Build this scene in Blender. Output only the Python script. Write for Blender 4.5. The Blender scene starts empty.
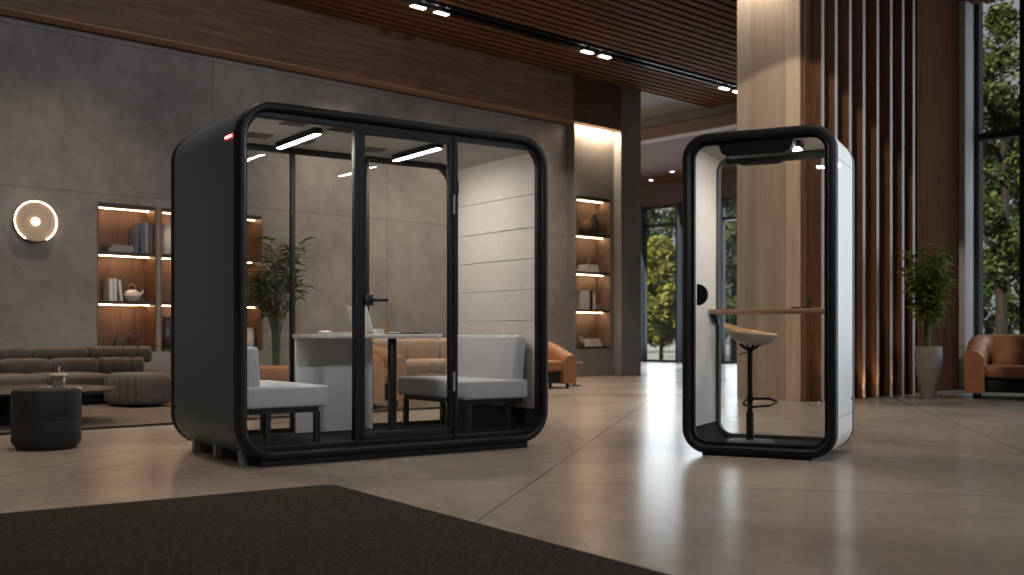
import bpy, bmesh, math, random
from mathutils import Matrix, Vector
random.seed(7)
S = bpy.context.scene
C = S.collection
PI = math.pi

# ------------------------------------------------------------------ materials
def newmat(name):
    m = bpy.data.materials.new(name); m.use_nodes = True
    nt = m.node_tree; nt.nodes.clear()
    return m, nt, nt.nodes.new, nt.links.new

def mat(name, col, rough=0.5, metal=0.0, var=0.0, scale=6.0, stretch=(1, 1, 1), bump=0.0, bscale=None,
        spec=0.5, rvar=0.0, col2=None, detail=6.0, sheen=0.0, coat=0.0):
    m, nt, N, L = newmat(name)
    out = N('ShaderNodeOutputMaterial'); b = N('ShaderNodeBsdfPrincipled')
    L(b.outputs[0], out.inputs[0])
    b.inputs['Base Color'].default_value = (*col, 1)
    b.inputs['Roughness'].default_value = rough
    b.inputs['Metallic'].default_value = metal
    b.inputs['Specular IOR Level'].default_value = spec
    b.inputs['Sheen Weight'].default_value = sheen
    b.inputs['Coat Weight'].default_value = coat
    if var or bump or col2:
        tc = N('ShaderNodeTexCoord'); mp = N('ShaderNodeMapping')
        mp.inputs['Scale'].default_value = stretch
        L(tc.outputs['Object'], mp.inputs[0])
    if var or col2:
        n = N('ShaderNodeTexNoise'); n.inputs['Scale'].default_value = scale
        n.inputs['Detail'].default_value = detail; n.inputs['Roughness'].default_value = 0.6
        L(mp.outputs[0], n.inputs['Vector'])
        r = N('ShaderNodeValToRGB')
        lo = [c * (1 - var) for c in col]; hi = [min(1, c * (1 + var)) for c in (col2 or col)]
        r.color_ramp.elements[0].position = 0.3; r.color_ramp.elements[1].position = 0.7
        r.color_ramp.elements[0].color = (*lo, 1); r.color_ramp.elements[1].color = (*hi, 1)
        L(n.outputs[0], r.inputs[0]); L(r.outputs[0], b.inputs['Base Color'])
        if rvar:
            mr = N('ShaderNodeMapRange'); mr.inputs['To Min'].default_value = rough - rvar
            mr.inputs['To Max'].default_value = rough + rvar
            L(n.outputs[0], mr.inputs[0]); L(mr.outputs[0], b.inputs['Roughness'])
    if bump:
        n2 = N('ShaderNodeTexNoise'); n2.inputs['Scale'].default_value = bscale or scale * 8
        n2.inputs['Detail'].default_value = 4
        L(mp.outputs[0], n2.inputs['Vector'])
        bp = N('ShaderNodeBump'); bp.inputs['Strength'].default_value = bump; bp.inputs['Distance'].default_value = 0.01
        L(n2.outputs[0], bp.inputs['Height']); L(bp.outputs[0], b.inputs['Normal'])
    return m

def emit(name, col, strength):
    m, nt, N, L = newmat(name)
    out = N('ShaderNodeOutputMaterial'); e = N('ShaderNodeEmission')
    e.inputs[0].default_value = (*col, 1); e.inputs[1].default_value = strength
    L(e.outputs[0], out.inputs[0])
    return m

def glassmat(name, tint=(0.93, 0.95, 0.95), base=0.02, amp=0.5, power=3.0, gloss=0.0):
    m, nt, N, L = newmat(name)
    out = N('ShaderNodeOutputMaterial'); t = N('ShaderNodeBsdfTransparent'); g = N('ShaderNodeBsdfGlossy')
    t.inputs[0].default_value = (*tint, 1); g.inputs['Roughness'].default_value = gloss
    g.inputs[0].default_value = (1, 1, 1, 1)
    lw = N('ShaderNodeLayerWeight'); lw.inputs[0].default_value = 0.5
    p = N('ShaderNodeMath'); p.operation = 'POWER'; p.inputs[1].default_value = power
    a = N('ShaderNodeMath'); a.operation = 'MULTIPLY_ADD'; a.inputs[1].default_value = amp; a.inputs[2].default_value = base
    mx = N('ShaderNodeMixShader')
    L(lw.outputs['Facing'], p.inputs[0]); L(p.outputs[0], a.inputs[0]); L(a.outputs[0], mx.inputs[0])
    L(t.outputs[0], mx.inputs[1]); L(g.outputs[0], mx.inputs[2]); L(mx.outputs[0], out.inputs[0])
    return m

def concrete(name, c1, c2, rough=0.75, joints=None, scale=0.6, bump=0.12):
    """mottled plaster / concrete, optional thin panel joints (width, height)"""
    m, nt, N, L = newmat(name)
    out = N('ShaderNodeOutputMaterial'); b = N('ShaderNodeBsdfPrincipled'); L(b.outputs[0], out.inputs[0])
    tc = N('ShaderNodeTexCoord')
    n1 = N('ShaderNodeTexNoise'); n1.inputs['Scale'].default_value = scale; n1.inputs['Detail'].default_value = 9
    n1.inputs['Roughness'].default_value = 0.62; n1.inputs['Distortion'].default_value = 0.3
    n2 = N('ShaderNodeTexNoise'); n2.inputs['Scale'].default_value = scale * 9; n2.inputs['Detail'].default_value = 6
    n2.inputs['Roughness'].default_value = 0.7
    L(tc.outputs['Object'], n1.inputs['Vector']); L(tc.outputs['Object'], n2.inputs['Vector'])
    mm = N('ShaderNodeMath'); mm.operation = 'MULTIPLY_ADD'; mm.inputs[1].default_value = 0.35
    L(n2.outputs[0], mm.inputs[0])
    sc = N('ShaderNodeMath'); sc.operation = 'MULTIPLY'; sc.inputs[1].default_value = 0.65
    L(n1.outputs[0], sc.inputs[0]); L(sc.outputs[0], mm.inputs[2])
    r = N('ShaderNodeValToRGB'); r.color_ramp.elements[0].position = 0.36; r.color_ramp.elements[1].position = 0.64
    r.color_ramp.elements[0].color = (*c1, 1); r.color_ramp.elements[1].color = (*c2, 1)
    L(mm.outputs[0], r.inputs[0])
    colout = r.outputs[0]
    if joints:
        sx = N('ShaderNodeSeparateXYZ'); L(tc.outputs['Object'], sx.inputs[0])
        prev = None
        for ax, pitch, off in joints:
            ad = N('ShaderNodeMath'); ad.operation = 'ADD'; ad.inputs[1].default_value = 400 * pitch - off
            L(sx.outputs[ax], ad.inputs[0])
            fm = N('ShaderNodeMath'); fm.operation = 'MODULO'; fm.inputs[1].default_value = pitch
            L(ad.outputs[0], fm.inputs[0])
            lt = N('ShaderNodeMath'); lt.operation = 'LESS_THAN'; lt.inputs[1].default_value = 0.009
            L(fm.outputs[0], lt.inputs[0])
            if prev is None: prev = lt
            else:
                mxm = N('ShaderNodeMath'); mxm.operation = 'MAXIMUM'
                L(prev.outputs[0], mxm.inputs[0]); L(lt.outputs[0], mxm.inputs[1]); prev = mxm
        mx = N('ShaderNodeMix'); mx.data_type = 'RGBA'
        mx.inputs['B'].default_value = (*[c * 0.6 for c in c1], 1)
        L(prev.outputs[0], mx.inputs['Factor']); L(colout, mx.inputs['A']); colout = mx.outputs['Result']
    L(colout, b.inputs['Base Color'])
    b.inputs['Specular IOR Level'].default_value = 0.3
    mr = N('ShaderNodeMapRange'); mr.inputs['To Min'].default_value = rough - 0.08; mr.inputs['To Max'].default_value = rough + 0.08
    L(n2.outputs[0], mr.inputs[0]); L(mr.outputs[0], b.inputs['Roughness'])
    bp = N('ShaderNodeBump'); bp.inputs['Strength'].default_value = bump; bp.inputs['Distance'].default_value = 0.01
    L(n2.outputs[0], bp.inputs['Height']); L(bp.outputs[0], b.inputs['Normal'])
    return m

def leafmat(name, c1, c2):
    m, nt, N, L = newmat(name)
    out = N('ShaderNodeOutputMaterial'); b = N('ShaderNodeBsdfPrincipled'); tr = N('ShaderNodeBsdfTranslucent')
    geo = N('ShaderNodeNewGeometry'); r = N('ShaderNodeValToRGB')
    r.color_ramp.elements[0].color = (*c1, 1); r.color_ramp.elements[1].color = (*c2, 1)
    L(geo.outputs['Random Per Island'], r.inputs[0])
    L(r.outputs[0], b.inputs['Base Color']); L(r.outputs[0], tr.inputs[0])
    b.inputs['Roughness'].default_value = 0.55
    mx = N('ShaderNodeMixShader'); mx.inputs[0].default_value = 0.35
    L(b.outputs[0], mx.inputs[1]); L(tr.outputs[0], mx.inputs[2]); L(mx.outputs[0], out.inputs[0])
    return m

M = {}
M['wall'] = concrete('wall_concrete', (0.135, 0.125, 0.118), (0.27, 0.25, 0.232), 0.72, joints=[(2, 2.05, 0.64), (0, 3.1, 0.9)], scale=0.55)
M['wall2'] = concrete('panel_concrete', (0.20, 0.19, 0.185), (0.30, 0.285, 0.275), 0.7, scale=0.8)
M['pier'] = concrete('pier_concrete', (0.20, 0.205, 0.22), (0.28, 0.285, 0.30), 0.7, scale=0.8)
M['column'] = mat('column_travertine', (0.345, 0.29, 0.24), 0.55, var=0.20, scale=1.6, stretch=(3.5, 3.5, .22), bump=.06, bscale=14, spec=.3)
M['ceilconc'] = concrete('ceiling_concrete', (0.22, 0.20, 0.18), (0.32, 0.29, 0.27), 0.7, scale=0.8)
M['wood'] = mat('walnut', (0.135, 0.078, 0.05), 0.45, var=0.45, scale=3.0, stretch=(0.35, 6, 6), spec=0.4)
M['woodslat'] = mat('walnut_slat', (0.19, 0.095, 0.052), 0.8, var=0.3, scale=2.0, stretch=(0.35, 6, 6), spec=0.05)
M['woodv'] = mat('walnut_vertical', (0.105, 0.054, 0.032), 0.55, var=0.35, scale=3.0, stretch=(6, 6, 0.3), spec=0.15)
M['woodwarm'] = mat('oak_warm', (0.135, 0.068, 0.035), 0.45, var=0.3, scale=3.0, stretch=(6, 6, 0.4))
M['deskwood'] = mat('desk_oak', (0.38, 0.25, 0.17), 0.45, var=0.25, scale=3.0, stretch=(0.5, 8, 8))
M['black'] = mat('matte_black', (0.008, 0.008, 0.009), 0.55, spec=0.3)
M['blackmetal'] = mat('black_metal', (0.018, 0.018, 0.02), 0.38, metal=0.3)
M['graphite'] = mat('graphite_panel', (0.088, 0.120, 0.145), 0.42, var=0.04, scale=60, spec=0.45)
M['podwhite'] = mat('white_panel', (0.74, 0.74, 0.73), 0.4, var=0.02, scale=30)
M['felt'] = mat('cream_felt', (0.68, 0.645, 0.59), 0.95, var=0.09, scale=70, bump=0.25, bscale=160, spec=0.1)
M['feltceil'] = mat('grey_felt', (0.42, 0.40, 0.37), 0.95, var=0.05, scale=60, bump=0.2, bscale=150, spec=0.1)
M['podfloor'] = mat('dark_carpet', (0.025, 0.027, 0.03), 0.95, var=0.3, scale=120, bump=0.3, bscale=250, spec=0.1)
M['bench'] = mat('light_grey_fabric', (0.53, 0.54, 0.57), 0.95, var=0.24, scale=150, bump=0.3, bscale=260, spec=0.1)
M['white'] = mat('white_laminate', (0.72, 0.71, 0.69), 0.35)
M['paper'] = mat('paper', (0.75, 0.73, 0.69), 0.8)
M['silver'] = mat('silver', (0.86, 0.85, 0.83), 0.5)
M['steel'] = mat('foot_steel', (0.30, 0.30, 0.31), 0.45, metal=0.2)
M['greyedge'] = mat('grey_edge', (0.12, 0.13, 0.15), 0.5)
M['rug'] = mat('charcoal_rug', (0.042, 0.0375, 0.034), 0.98, var=0.75, scale=75, bump=1.0, bscale=160, spec=0.05, detail=3)
M['rug2'] = mat('taupe_rug', (0.15, 0.125, 0.105), 0.98, var=0.3, scale=30, bump=0.6, bscale=120, spec=0.05)
M['rugedge'] = mat('rug_binding', (0.02, 0.018, 0.016), 0.9)
M['sofa'] = mat('taupe_upholstery', (0.115, 0.094, 0.080), 0.85, var=0.14, scale=12, bump=0.15, bscale=60, spec=0.2, sheen=0.15)
M['darkleather'] = mat('black_leather', (0.006, 0.0055, 0.005), 0.7, var=0.2, scale=20, bump=0.1)
M['tan'] = mat('tan_leather', (0.33, 0.15, 0.068), 0.48, var=0.14, scale=7, bump=0.1, bscale=60)
M['beige'] = mat('beige_upholstery', (0.34, 0.25, 0.18), 0.85, var=0.12, scale=15, bump=0.15)
M['tabledark'] = mat('dark_walnut_top', (0.032, 0.02, 0.014), 0.5, var=0.3, scale=4, stretch=(1, 8, 8))
M['pot'] = mat('grey_stone_pot', (0.24, 0.235, 0.23), 0.6, var=0.12, scale=8)
M['soil'] = mat('soil', (0.03, 0.022, 0.016), 0.95)
M['leafplant'] = leafmat('palm_leaf', (0.035, 0.065, 0.010), (0.22, 0.27, 0.05))
M['leafdark'] = leafmat('dark_leaf', (0.02, 0.04, 0.010), (0.16, 0.18, 0.04))
M['treegold'] = leafmat('sunny_tree_leaf', (0.10, 0.13, 0.018), (0.45, 0.42, 0.09))
M['treedark'] = leafmat('dark_tree_leaf', (0.018, 0.035, 0.013), (0.08, 0.11, 0.035))
M['treemid'] = leafmat('green_tree_leaf', (0.03, 0.05, 0.014), (0.15, 0.17, 0.05))
M['bark'] = mat('bark', (0.028, 0.021, 0.016), 0.9, var=0.4, scale=6, stretch=(3, 3, 0.6), bump=0.5)
M['stem'] = mat('stem', (0.10, 0.11, 0.035), 0.6)
M['frame'] = mat('window_frame', (0.02, 0.021, 0.024), 0.4, metal=0.3)
M['alu'] = mat('aluminium_reveal', (0.32, 0.34, 0.37), 0.4, metal=0.3)
M['shade'] = mat('stool_shell', (0.62, 0.53, 0.46), 0.5)
M['seatpad'] = mat('stool_pad', (0.55, 0.30, 0.13), 0.5, var=0.08, scale=9)
M['terracotta'] = mat('tan_ceramic', (0.42, 0.26, 0.16), 0.6)
M['creamcer'] = mat('cream_ceramic', (0.58, 0.53, 0.47), 0.5)
M['darkcer'] = mat('dark_ceramic', (0.05, 0.045, 0.042), 0.35)
M['browncer'] = mat('brown_ceramic', (0.22, 0.12, 0.07), 0.5)
M['bookblue'] = mat('slate_book_cloth', (0.09, 0.11, 0.14), 0.8)
M['bookgrey'] = mat('grey_book_cloth', (0.24, 0.23, 0.22), 0.8)
M['bookwhite'] = mat('white_book_cloth', (0.62, 0.60, 0.56), 0.8)
M['bookblack'] = mat('black_book_cloth', (0.03, 0.03, 0.03), 0.8)
M['booktan'] = mat('tan_book_cloth', (0.40, 0.24, 0.13), 0.8)
M['ground'] = mat('outdoor_paving', (0.36, 0.37, 0.38), 0.8, var=0.12, scale=1.5)
M['vent'] = mat('vent_grille', (0.10, 0.095, 0.09), 0.7)
M['glass'] = glassmat('pod_glass', (0.955, 0.957, 0.955), base=0.016, amp=0.5, power=4.0)
M['winglass'] = glassmat('window_glass', (0.90, 0.93, 0.94), base=0.015, amp=0.5, power=4.5)
M['jarglass'] = glassmat('jar_glass', (0.75, 0.75, 0.74), base=0.06, amp=0.6, power=2.0)
M['ledwarm'] = emit('warm_led', (1.0, 0.64, 0.36), 34)
M['ledwhite'] = emit('white_led', (1.0, 0.92, 0.82), 88)
M['ledring'] = emit('ring_led', (1.0, 0.80, 0.56), 6.5)
M['ledbulb'] = emit('bulb_led', (1.0, 0.78, 0.55), 5)
M['ledred'] = emit('red_led', (1.0, 0.05, 0.05), 3.5)
M['ledpink'] = emit('pink_led', (1.0, 0.42, 0.40), 5)
M['ledspot'] = emit('spot_led', (1.0, 0.93, 0.85), 8)
M['ledup'] = emit('uplight_led', (1.0, 0.62, 0.30), 14)
M['lampdisc'] = mat('lamp_disc', (0.36, 0.28, 0.21), 0.55)
M['wick'] = mat('dry_sprig', (0.45, 0.36, 0.24), 0.8)

# floor: polished concrete, joints follow the pods' direction
ANG_A = math.atan2(0.5737, 0.819)
def floor_mat():
    m, nt, N, L = newmat('polished_concrete_floor')
    out = N('ShaderNodeOutputMaterial'); b = N('ShaderNodeBsdfDiffuse'); g = N('ShaderNodeBsdfGlossy'); mxs = N('ShaderNodeMixShader')
    lw = N('ShaderNodeLayerWeight'); lw.inputs[0].default_value = 0.5
    pw = N('ShaderNodeMath'); pw.operation = 'POWER'; pw.inputs[1].default_value = 4.0
    fa = N('ShaderNodeMath'); fa.operation = 'MULTIPLY_ADD'; fa.inputs[1].default_value = 0.45; fa.inputs[2].default_value = 0.03
    L(lw.outputs['Facing'], pw.inputs[0]); L(pw.outputs[0], fa.inputs[0]); L(fa.outputs[0], mxs.inputs[0])
    L(b.outputs[0], mxs.inputs[1]); L(g.outputs[0], mxs.inputs[2]); L(mxs.outputs[0], out.inputs[0])
    g.inputs[0].default_value = (0.85, 0.84, 0.82, 1)
    tc = N('ShaderNodeTexCoord'); mp = N('ShaderNodeMapping'); mp.inputs['Rotation'].default_value = (0, 0, -ANG_A)
    L(tc.outputs['Object'], mp.inputs[0])
    n1 = N('ShaderNodeTexNoise'); n1.inputs['Scale'].default_value = 0.55; n1.inputs['Detail'].default_value = 9; n1.inputs['Roughness'].default_value = 0.6
    n1.inputs['Distortion'].default_value = 0.5
    n2 = N('ShaderNodeTexNoise'); n2.inputs['Scale'].default_value = 9; n2.inputs['Detail'].default_value = 7; n2.inputs['Roughness'].default_value = 0.7
    for n in (n1, n2): L(mp.outputs[0], n.inputs['Vector'])
    a = N('ShaderNodeMath'); a.operation = 'MULTIPLY_ADD'; a.inputs[1].default_value = 0.3
    s = N('ShaderNodeMath'); s.operation = 'MULTIPLY'; s.inputs[1].default_value = 0.7
    L(n2.outputs[0], a.inputs[0]); L(n1.outputs[0], s.inputs[0]); L(s.outputs[0], a.inputs[2])
    r = N('ShaderNodeValToRGB'); r.color_ramp.elements[0].position = 0.34; r.color_ramp.elements[1].position = 0.66
    r.color_ramp.elements[0].color = (0.19, 0.158, 0.132, 1); r.color_ramp.elements[1].color = (0.37, 0.32, 0.275, 1)
    L(a.outputs[0], r.inputs[0])
    sx = N('ShaderNodeSeparateXYZ'); L(mp.outputs[0], sx.inputs[0])
    prev = None
    for ax, pitch, off in ((1, 3.0, 4.10), (0, 4.2, 5.6)):
        ad = N('ShaderNodeMath'); ad.operation = 'ADD'; ad.inputs[1].default_value = 300 * pitch - off; L(sx.outputs[ax], ad.inputs[0])
        fm = N('ShaderNodeMath'); fm.operation = 'MODULO'; fm.inputs[1].default_value = pitch; L(ad.outputs[0], fm.inputs[0])
        lt = N('ShaderNodeMath'); lt.operation = 'LESS_THAN'; lt.inputs[1].default_value = 0.016; L(fm.outputs[0], lt.inputs[0])
        if prev is None: prev = lt
        else:
            q = N('ShaderNodeMath'); q.operation = 'MAXIMUM'; L(prev.outputs[0], q.inputs[0]); L(lt.outputs[0], q.inputs[1]); prev = q
    mx = N('ShaderNodeMix'); mx.data_type = 'RGBA'; mx.inputs['B'].default_value = (0.155, 0.13, 0.108, 1)
    L(prev.outputs[0], mx.inputs['Factor']); L(r.outputs[0], mx.inputs['A']); L(mx.outputs['Result'], b.inputs['Color'])
    mr = N('ShaderNodeMapRange'); mr.inputs['To Min'].default_value = 0.12; mr.inputs['To Max'].default_value = 0.30
    L(a.outputs[0], mr.inputs[0]); L(mr.outputs[0], g.inputs['Roughness'])
    return m
M['floor'] = floor_mat()

# ------------------------------------------------------------------ mesh helpers
def nb(): return bmesh.new()

def box(bm, x0, x1, y0, y1, z0, z1, bev=0.0, seg=2, mtx=None):
    vs = bmesh.ops.create_cube(bm, size=1.0)['verts']
    for v in vs:
        v.co = Vector(((x0 + x1) / 2 + v.co.x * (x1 - x0), (y0 + y1) / 2 + v.co.y * (y1 - y0), (z0 + z1) / 2 + v.co.z * (z1 - z0)))
    if mtx:
        for v in vs: v.co = mtx @ v.co
    if bev:
        es = list({e for v in vs for e in v.link_edges})
        bmesh.ops.bevel(bm, geom=es, offset=bev, segments=seg, profile=0.5, affect='EDGES', clamp_overlap=True)
    return bm

def grid_rings(bm, rings, closed_loop=True, cap=False, wrap=False):
    """rings: list of lists of points; skin consecutive rings"""
    vr = [[bm.verts.new(p) for p in r] for r in rings]
    n = len(vr[0]); k = len(vr)
    for i in range(k if wrap else k - 1):
        a, b = vr[i], vr[(i + 1) % k]
        for j in range(n if closed_loop else n - 1):
            jj = (j + 1) % n
            try: bm.faces.new((a[j], a[jj], b[jj], b[j]))
            except ValueError: pass
    if cap:
        for r in (vr[0], vr[-1]):
            try: bm.faces.new(r)
            except ValueError: pass
    bmesh.ops.recalc_face_normals(bm, faces=bm.faces[:])
    return bm

def lathe(bm, prof, seg=32, c=(0, 0, 0), cap=True):
    rings = []
    for r, z in prof:
        rings.append([(c[0] + max(r, 1e-4) * math.cos(2 * PI * i / seg), c[1] + max(r, 1e-4) * math.sin(2 * PI * i / seg), c[2] + z) for i in range(seg)])
    return grid_rings(bm, rings, True, cap)

def tube(bm, pts, r, seg=8, cap=True):
    pts = [Vector(p) for p in pts]
    rr = r if isinstance(r, (list, tuple)) else [r] * len(pts)
    rings = []
    for i, p in enumerate(pts):
        d = (pts[min(i + 1, len(pts) - 1)] - pts[max(i - 1, 0)]).normalized()
        up = Vector((0, 0, 1)) if abs(d.z) < 0.95 else Vector((1, 0, 0))
        s = d.cross(up).normalized(); t = s.cross(d)
        rings.append([p + (s * math.cos(2 * PI * k / seg) + t * math.sin(2 * PI * k / seg)) * rr[i] for k in range(seg)])
    return grid_rings(bm, rings, True, cap)

def rrect(w, h, r, y, z0=0.0, x0=0.0, seg=9):
    """rounded rectangle in xz: x from x0 to x0+w, z from z0 to z0+h"""
    pts = []
    for cx, cz, a0 in ((x0 + w - r, z0 + r, -PI / 2), (x0 + w - r, z0 + h - r, 0), (x0 + r, z0 + h - r, PI / 2), (x0 + r, z0 + r, PI)):
        for i in range(seg + 1):
            a = a0 + PI / 2 * i / seg
            pts.append((cx + r * math.cos(a), y, cz + r * math.sin(a)))
    return pts

def superblob(bm, cx, cy, cz, sx, sy, sz, e=0.35, nu=24, nv=14, mtx=None):
    """superellipsoid cushion, half sizes sx sy sz"""
    def f(c, ex): return math.copysign(abs(c) ** ex, c)
    rings = []
    for j in range(nv + 1):
        ph = -PI / 2 + PI * j / nv
        ring = []
        for i in range(nu):
            th = 2 * PI * i / nu
            k = max(abs(math.cos(ph)), 0.0) ** e
            p = Vector((cx + sx * k * f(math.cos(th), e), cy + sy * k * f(math.sin(th), e), cz + sz * f(math.sin(ph), e)))
            if j in (0, nv): p = Vector((cx + (p.x - cx) * .0 + 1e-4 * math.cos(th), cy + 1e-4 * math.sin(th), cz + sz * f(math.sin(ph), e)))
            ring.append(mtx @ p if mtx else p)
        rings.append(ring)
    return grid_rings(bm, rings, True, True)

def link(name, bm, m, parent=None, smooth=35, loc=None, rot=None):
    me = bpy.data.meshes.new(name); bm.to_mesh(me); bm.free()
    if smooth:
        for p in me.polygons: p.use_smooth = True
        me.set_sharp_from_angle(angle=math.radians(smooth))
    o = bpy.data.objects.new(name, me); C.objects.link(o)
    me.materials.append(m)
    if parent: o.parent = parent
    if loc: o.location = loc
    if rot is not None: o.rotation_euler = (0, 0, rot)
    return o

def tag(o, label, cat, group=None, kind=None):
    if label: o['label'] = label
    if cat: o['category'] = cat
    if group: o['group'] = group
    if kind: o['kind'] = kind
    return o

def thing(name, label, cat, loc=(0, 0, 0), rz=0, group=None):
    o = bpy.data.objects.new(name, None); C.objects.link(o); o.empty_display_size = 0.1
    o.location = loc; o.rotation_euler = (0, 0, rz)
    return tag(o, label, cat, group)

def dup(root, loc, rz, label=None, group=None, scale=None):
    r = root.copy(); C.objects.link(r); r.location = loc; r.rotation_euler = (0, 0, rz)
    if scale: r.scale = scale
    if label: r['label'] = label
    if group: r['group'] = group
    for ch in root.children:
        c = ch.copy(); C.objects.link(c); c.parent = r
        for g in ch.children:
            d = g.copy(); C.objects.link(d); d.parent = c
    return r

# ------------------------------------------------------------------ camera and building axes
F = 1050.0; HY = 335.0; EYE = 0.80
cam = bpy.data.cameras.new('camera'); co = bpy.data.objects.new('camera', cam); C.objects.link(co)
co.location = (0, 0, EYE); co.rotation_euler = (PI / 2, 0, 0)
cam.sensor_width = 36; cam.lens = 36 * F / 1024
cam.shift_y = (HY - 287.5) / 1024
cam.clip_end = 400
cam.dof.use_dof = True; cam.dof.focus_distance = 6.8; cam.dof.aperture_fstop = 2.4
S.camera = co

UX, UY = 0.735, 0.678                    # building axis u (along the back wall), v is normal to it
ANG_B = math.atan2(UY, UX)
def W(u, v, z=0.0): return Vector((UX * u - UY * v, UY * u + UX * v, z))
def u_at(px, v):                          # where a sight direction meets the plane v
    r = (px - 512) / F
    return v * (UY + UX * r) / (UX - UY * r)
def v_at(px, u):
    r = (px - 512) / F
    z = u / (UX * r + UY)
    return z * (UX - UY * r)

def struct(name, bm, m, smooth=0, building=True):
    o = link(name, bm, m, None, smooth)
    if building: o.rotation_euler = (0, 0, ANG_B)
    o['kind'] = 'structure'
    return o
def sthing(name):
    o = bpy.data.objects.new(name, None); C.objects.link(o); o.rotation_euler = (0, 0, ANG_B); o['kind'] = 'structure'
    return o

V0 = 14.08; VS = 13.73; ZS0 = 4.84; ZC = 5.70
U_END = u_at(640, VS)
UC, VC = 11.11, 6.93
VE = v_at(737, UC)
U1 = 18.5; UFAR = 24.3; URW = 15.62

# ------------------------------------------------------------------ room shell
bm = nb(); box(bm, -9, URW + .1, -9, 10.7, -0.2, 0.0); box(bm, -9, UFAR + 0.3, 10.7, 30, -0.2, 0.0); struct('floor', bm, M['floor'])

def wall_holes(bm, u0, u1, v, t, z1, holes):
    us = sorted({u0, u1} | {h[0] for h in holes} | {h[1] for h in holes})
    for a, b in zip(us[:-1], us[1:]):
        h = [q for q in holes if q[0] <= a + 1e-6 and q[1] >= b - 1e-6]
        if h:
            box(bm, a, b, v, v + t, 0, h[0][2]); box(bm, a, b, v, v + t, h[0][3], z1)
        else:
            box(bm, a, b, v, v + t, 0, z1)

UP = u_at(574.6, V0)
N1 = (u_at(97, V0), u_at(157, V0), 0.57, 2.58)
N2 = (u_at(160.5, V0), u_at(263, V0), 0.57, 2.58)
VP2 = VS + 0.16
UPI = u_at(620, VS)
N3 = (u_at(576, VP2), u_at(611, VP2), 0.53, 3.47)
bm = nb(); wall_holes(bm, -9, UP, V0, 0.5, 6.0, [N1, N2]); struct('wall_back', bm, M['wall'])
bm = nb(); wall_holes(bm, u_at(574.6, VP2), UPI + .02, VP2, 0.72, 6.0, [N3]); struct('wall_back_right', bm, M['wall2'])
bm = nb(); box(bm, UPI, U_END, VS - 0.03, V0 + 0.6, 0, ZC + 0.02, 0.01); struct('trim_1', bm, M['pier'])
bm = nb(); box(bm, -9, UPI - 0.005, VS, V0 + 0.3, ZS0, ZC, 0.012); struct('trim_2', bm, M['wood'])          # the deep soffit
bm = nb(); box(bm, -9, UPI - 0.01, V0 - 0.06, V0 - 0.001, ZS0 - 0.022, ZS0 - 0.002); struct('trim_3', bm, M['frame'])
bm = nb(); box(bm, -9, UPI - 0.005, VS + .004, V0 - 0.065, ZS0 - 0.02, ZS0 - .001); struct('trim_12', bm, mat('soffit_underside_lit', (0.34, 0.19, 0.11), .5, var=.25, scale=3, stretch=(.35, 6, 6)))  # underside coloured lighter than the soffit, standing in for light from below
# slatted ceiling, slats run along u; a recessed track channel interrupts it
VT = 12.27
bm = nb()
v = -8.0
while v < VS - 0.1:
    if abs(v - VT) > 0.16:
        box(bm, -8, U1 if v > 10.7 else URW + .1, v - 0.065, v + 0.065, ZC, ZC + 0.09)
    v += 0.2
box(bm, -9, URW + .1, -9, 10.7, ZC + 0.16, ZC + 0.3); box(bm, -9, U1, 10.7, VS + 0.3, ZC + 0.16, ZC + 0.3)
struct('ceiling', bm, M['woodslat'])
bm = nb(); box(bm, -9, U1, VS - 0.03, VS, ZC - 0.02, ZC + 0.2); struct('trim_4', bm, M['wood'])
bm = nb(); box(bm, U_END - 1, U1, VS, 30, ZC + 0.03, ZC + 0.3); struct('ceiling_rear', bm, M['ceilconc'])
bm = nb(); box(bm, U1, U1 + 0.4, 10.9, 30, 5.25, 5.53, 0.03); struct('trim_5', bm, mat('beam_plaster', (0.30, 0.19, 0.145), 0.7, var=0.08, scale=2))
bm = nb(); box(bm, U1 + .05, U1 + 0.4, 10.9, 30, 5.531, ZC + .3); struct('trim_11', bm, M['ceilconc'])
bm = nb(); box(bm, U1 + 0.4, UFAR + 0.3, 10.9, 30, 5.27, 5.6)
struct('ceiling_low', bm, mat('brown_ceiling', (0.125, 0.056, 0.037), 0.7, var=0.12, scale=2, stretch=(1, 6, 1), spec=.1))
bm = nb(); box(bm, UFAR - 0.05, UFAR + 0.15, 10.9, 30, 4.63, 5.4); struct('trim_6', bm, mat('brown_bulkhead', (0.10, 0.068, 0.056), 0.7))
# shell that closes the hall where the photograph does not look
bm = nb(); box(bm, -9.2, -9, -9, V0, 0, 6); struct('wall_left', bm, M['wall'])
bm = nb(); box(bm, -9, 16, -9.2, -9, 0, 6); struct('wall_front', bm, M['wall'])

bm = nb(); box(bm, URW + .1, UFAR + .3, 10.7, 10.9, 0, 6); box(bm, URW - .05, URW + .1, VE, 10.7, 0, 6); struct('wall_right', bm, M['wall2'])
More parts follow.
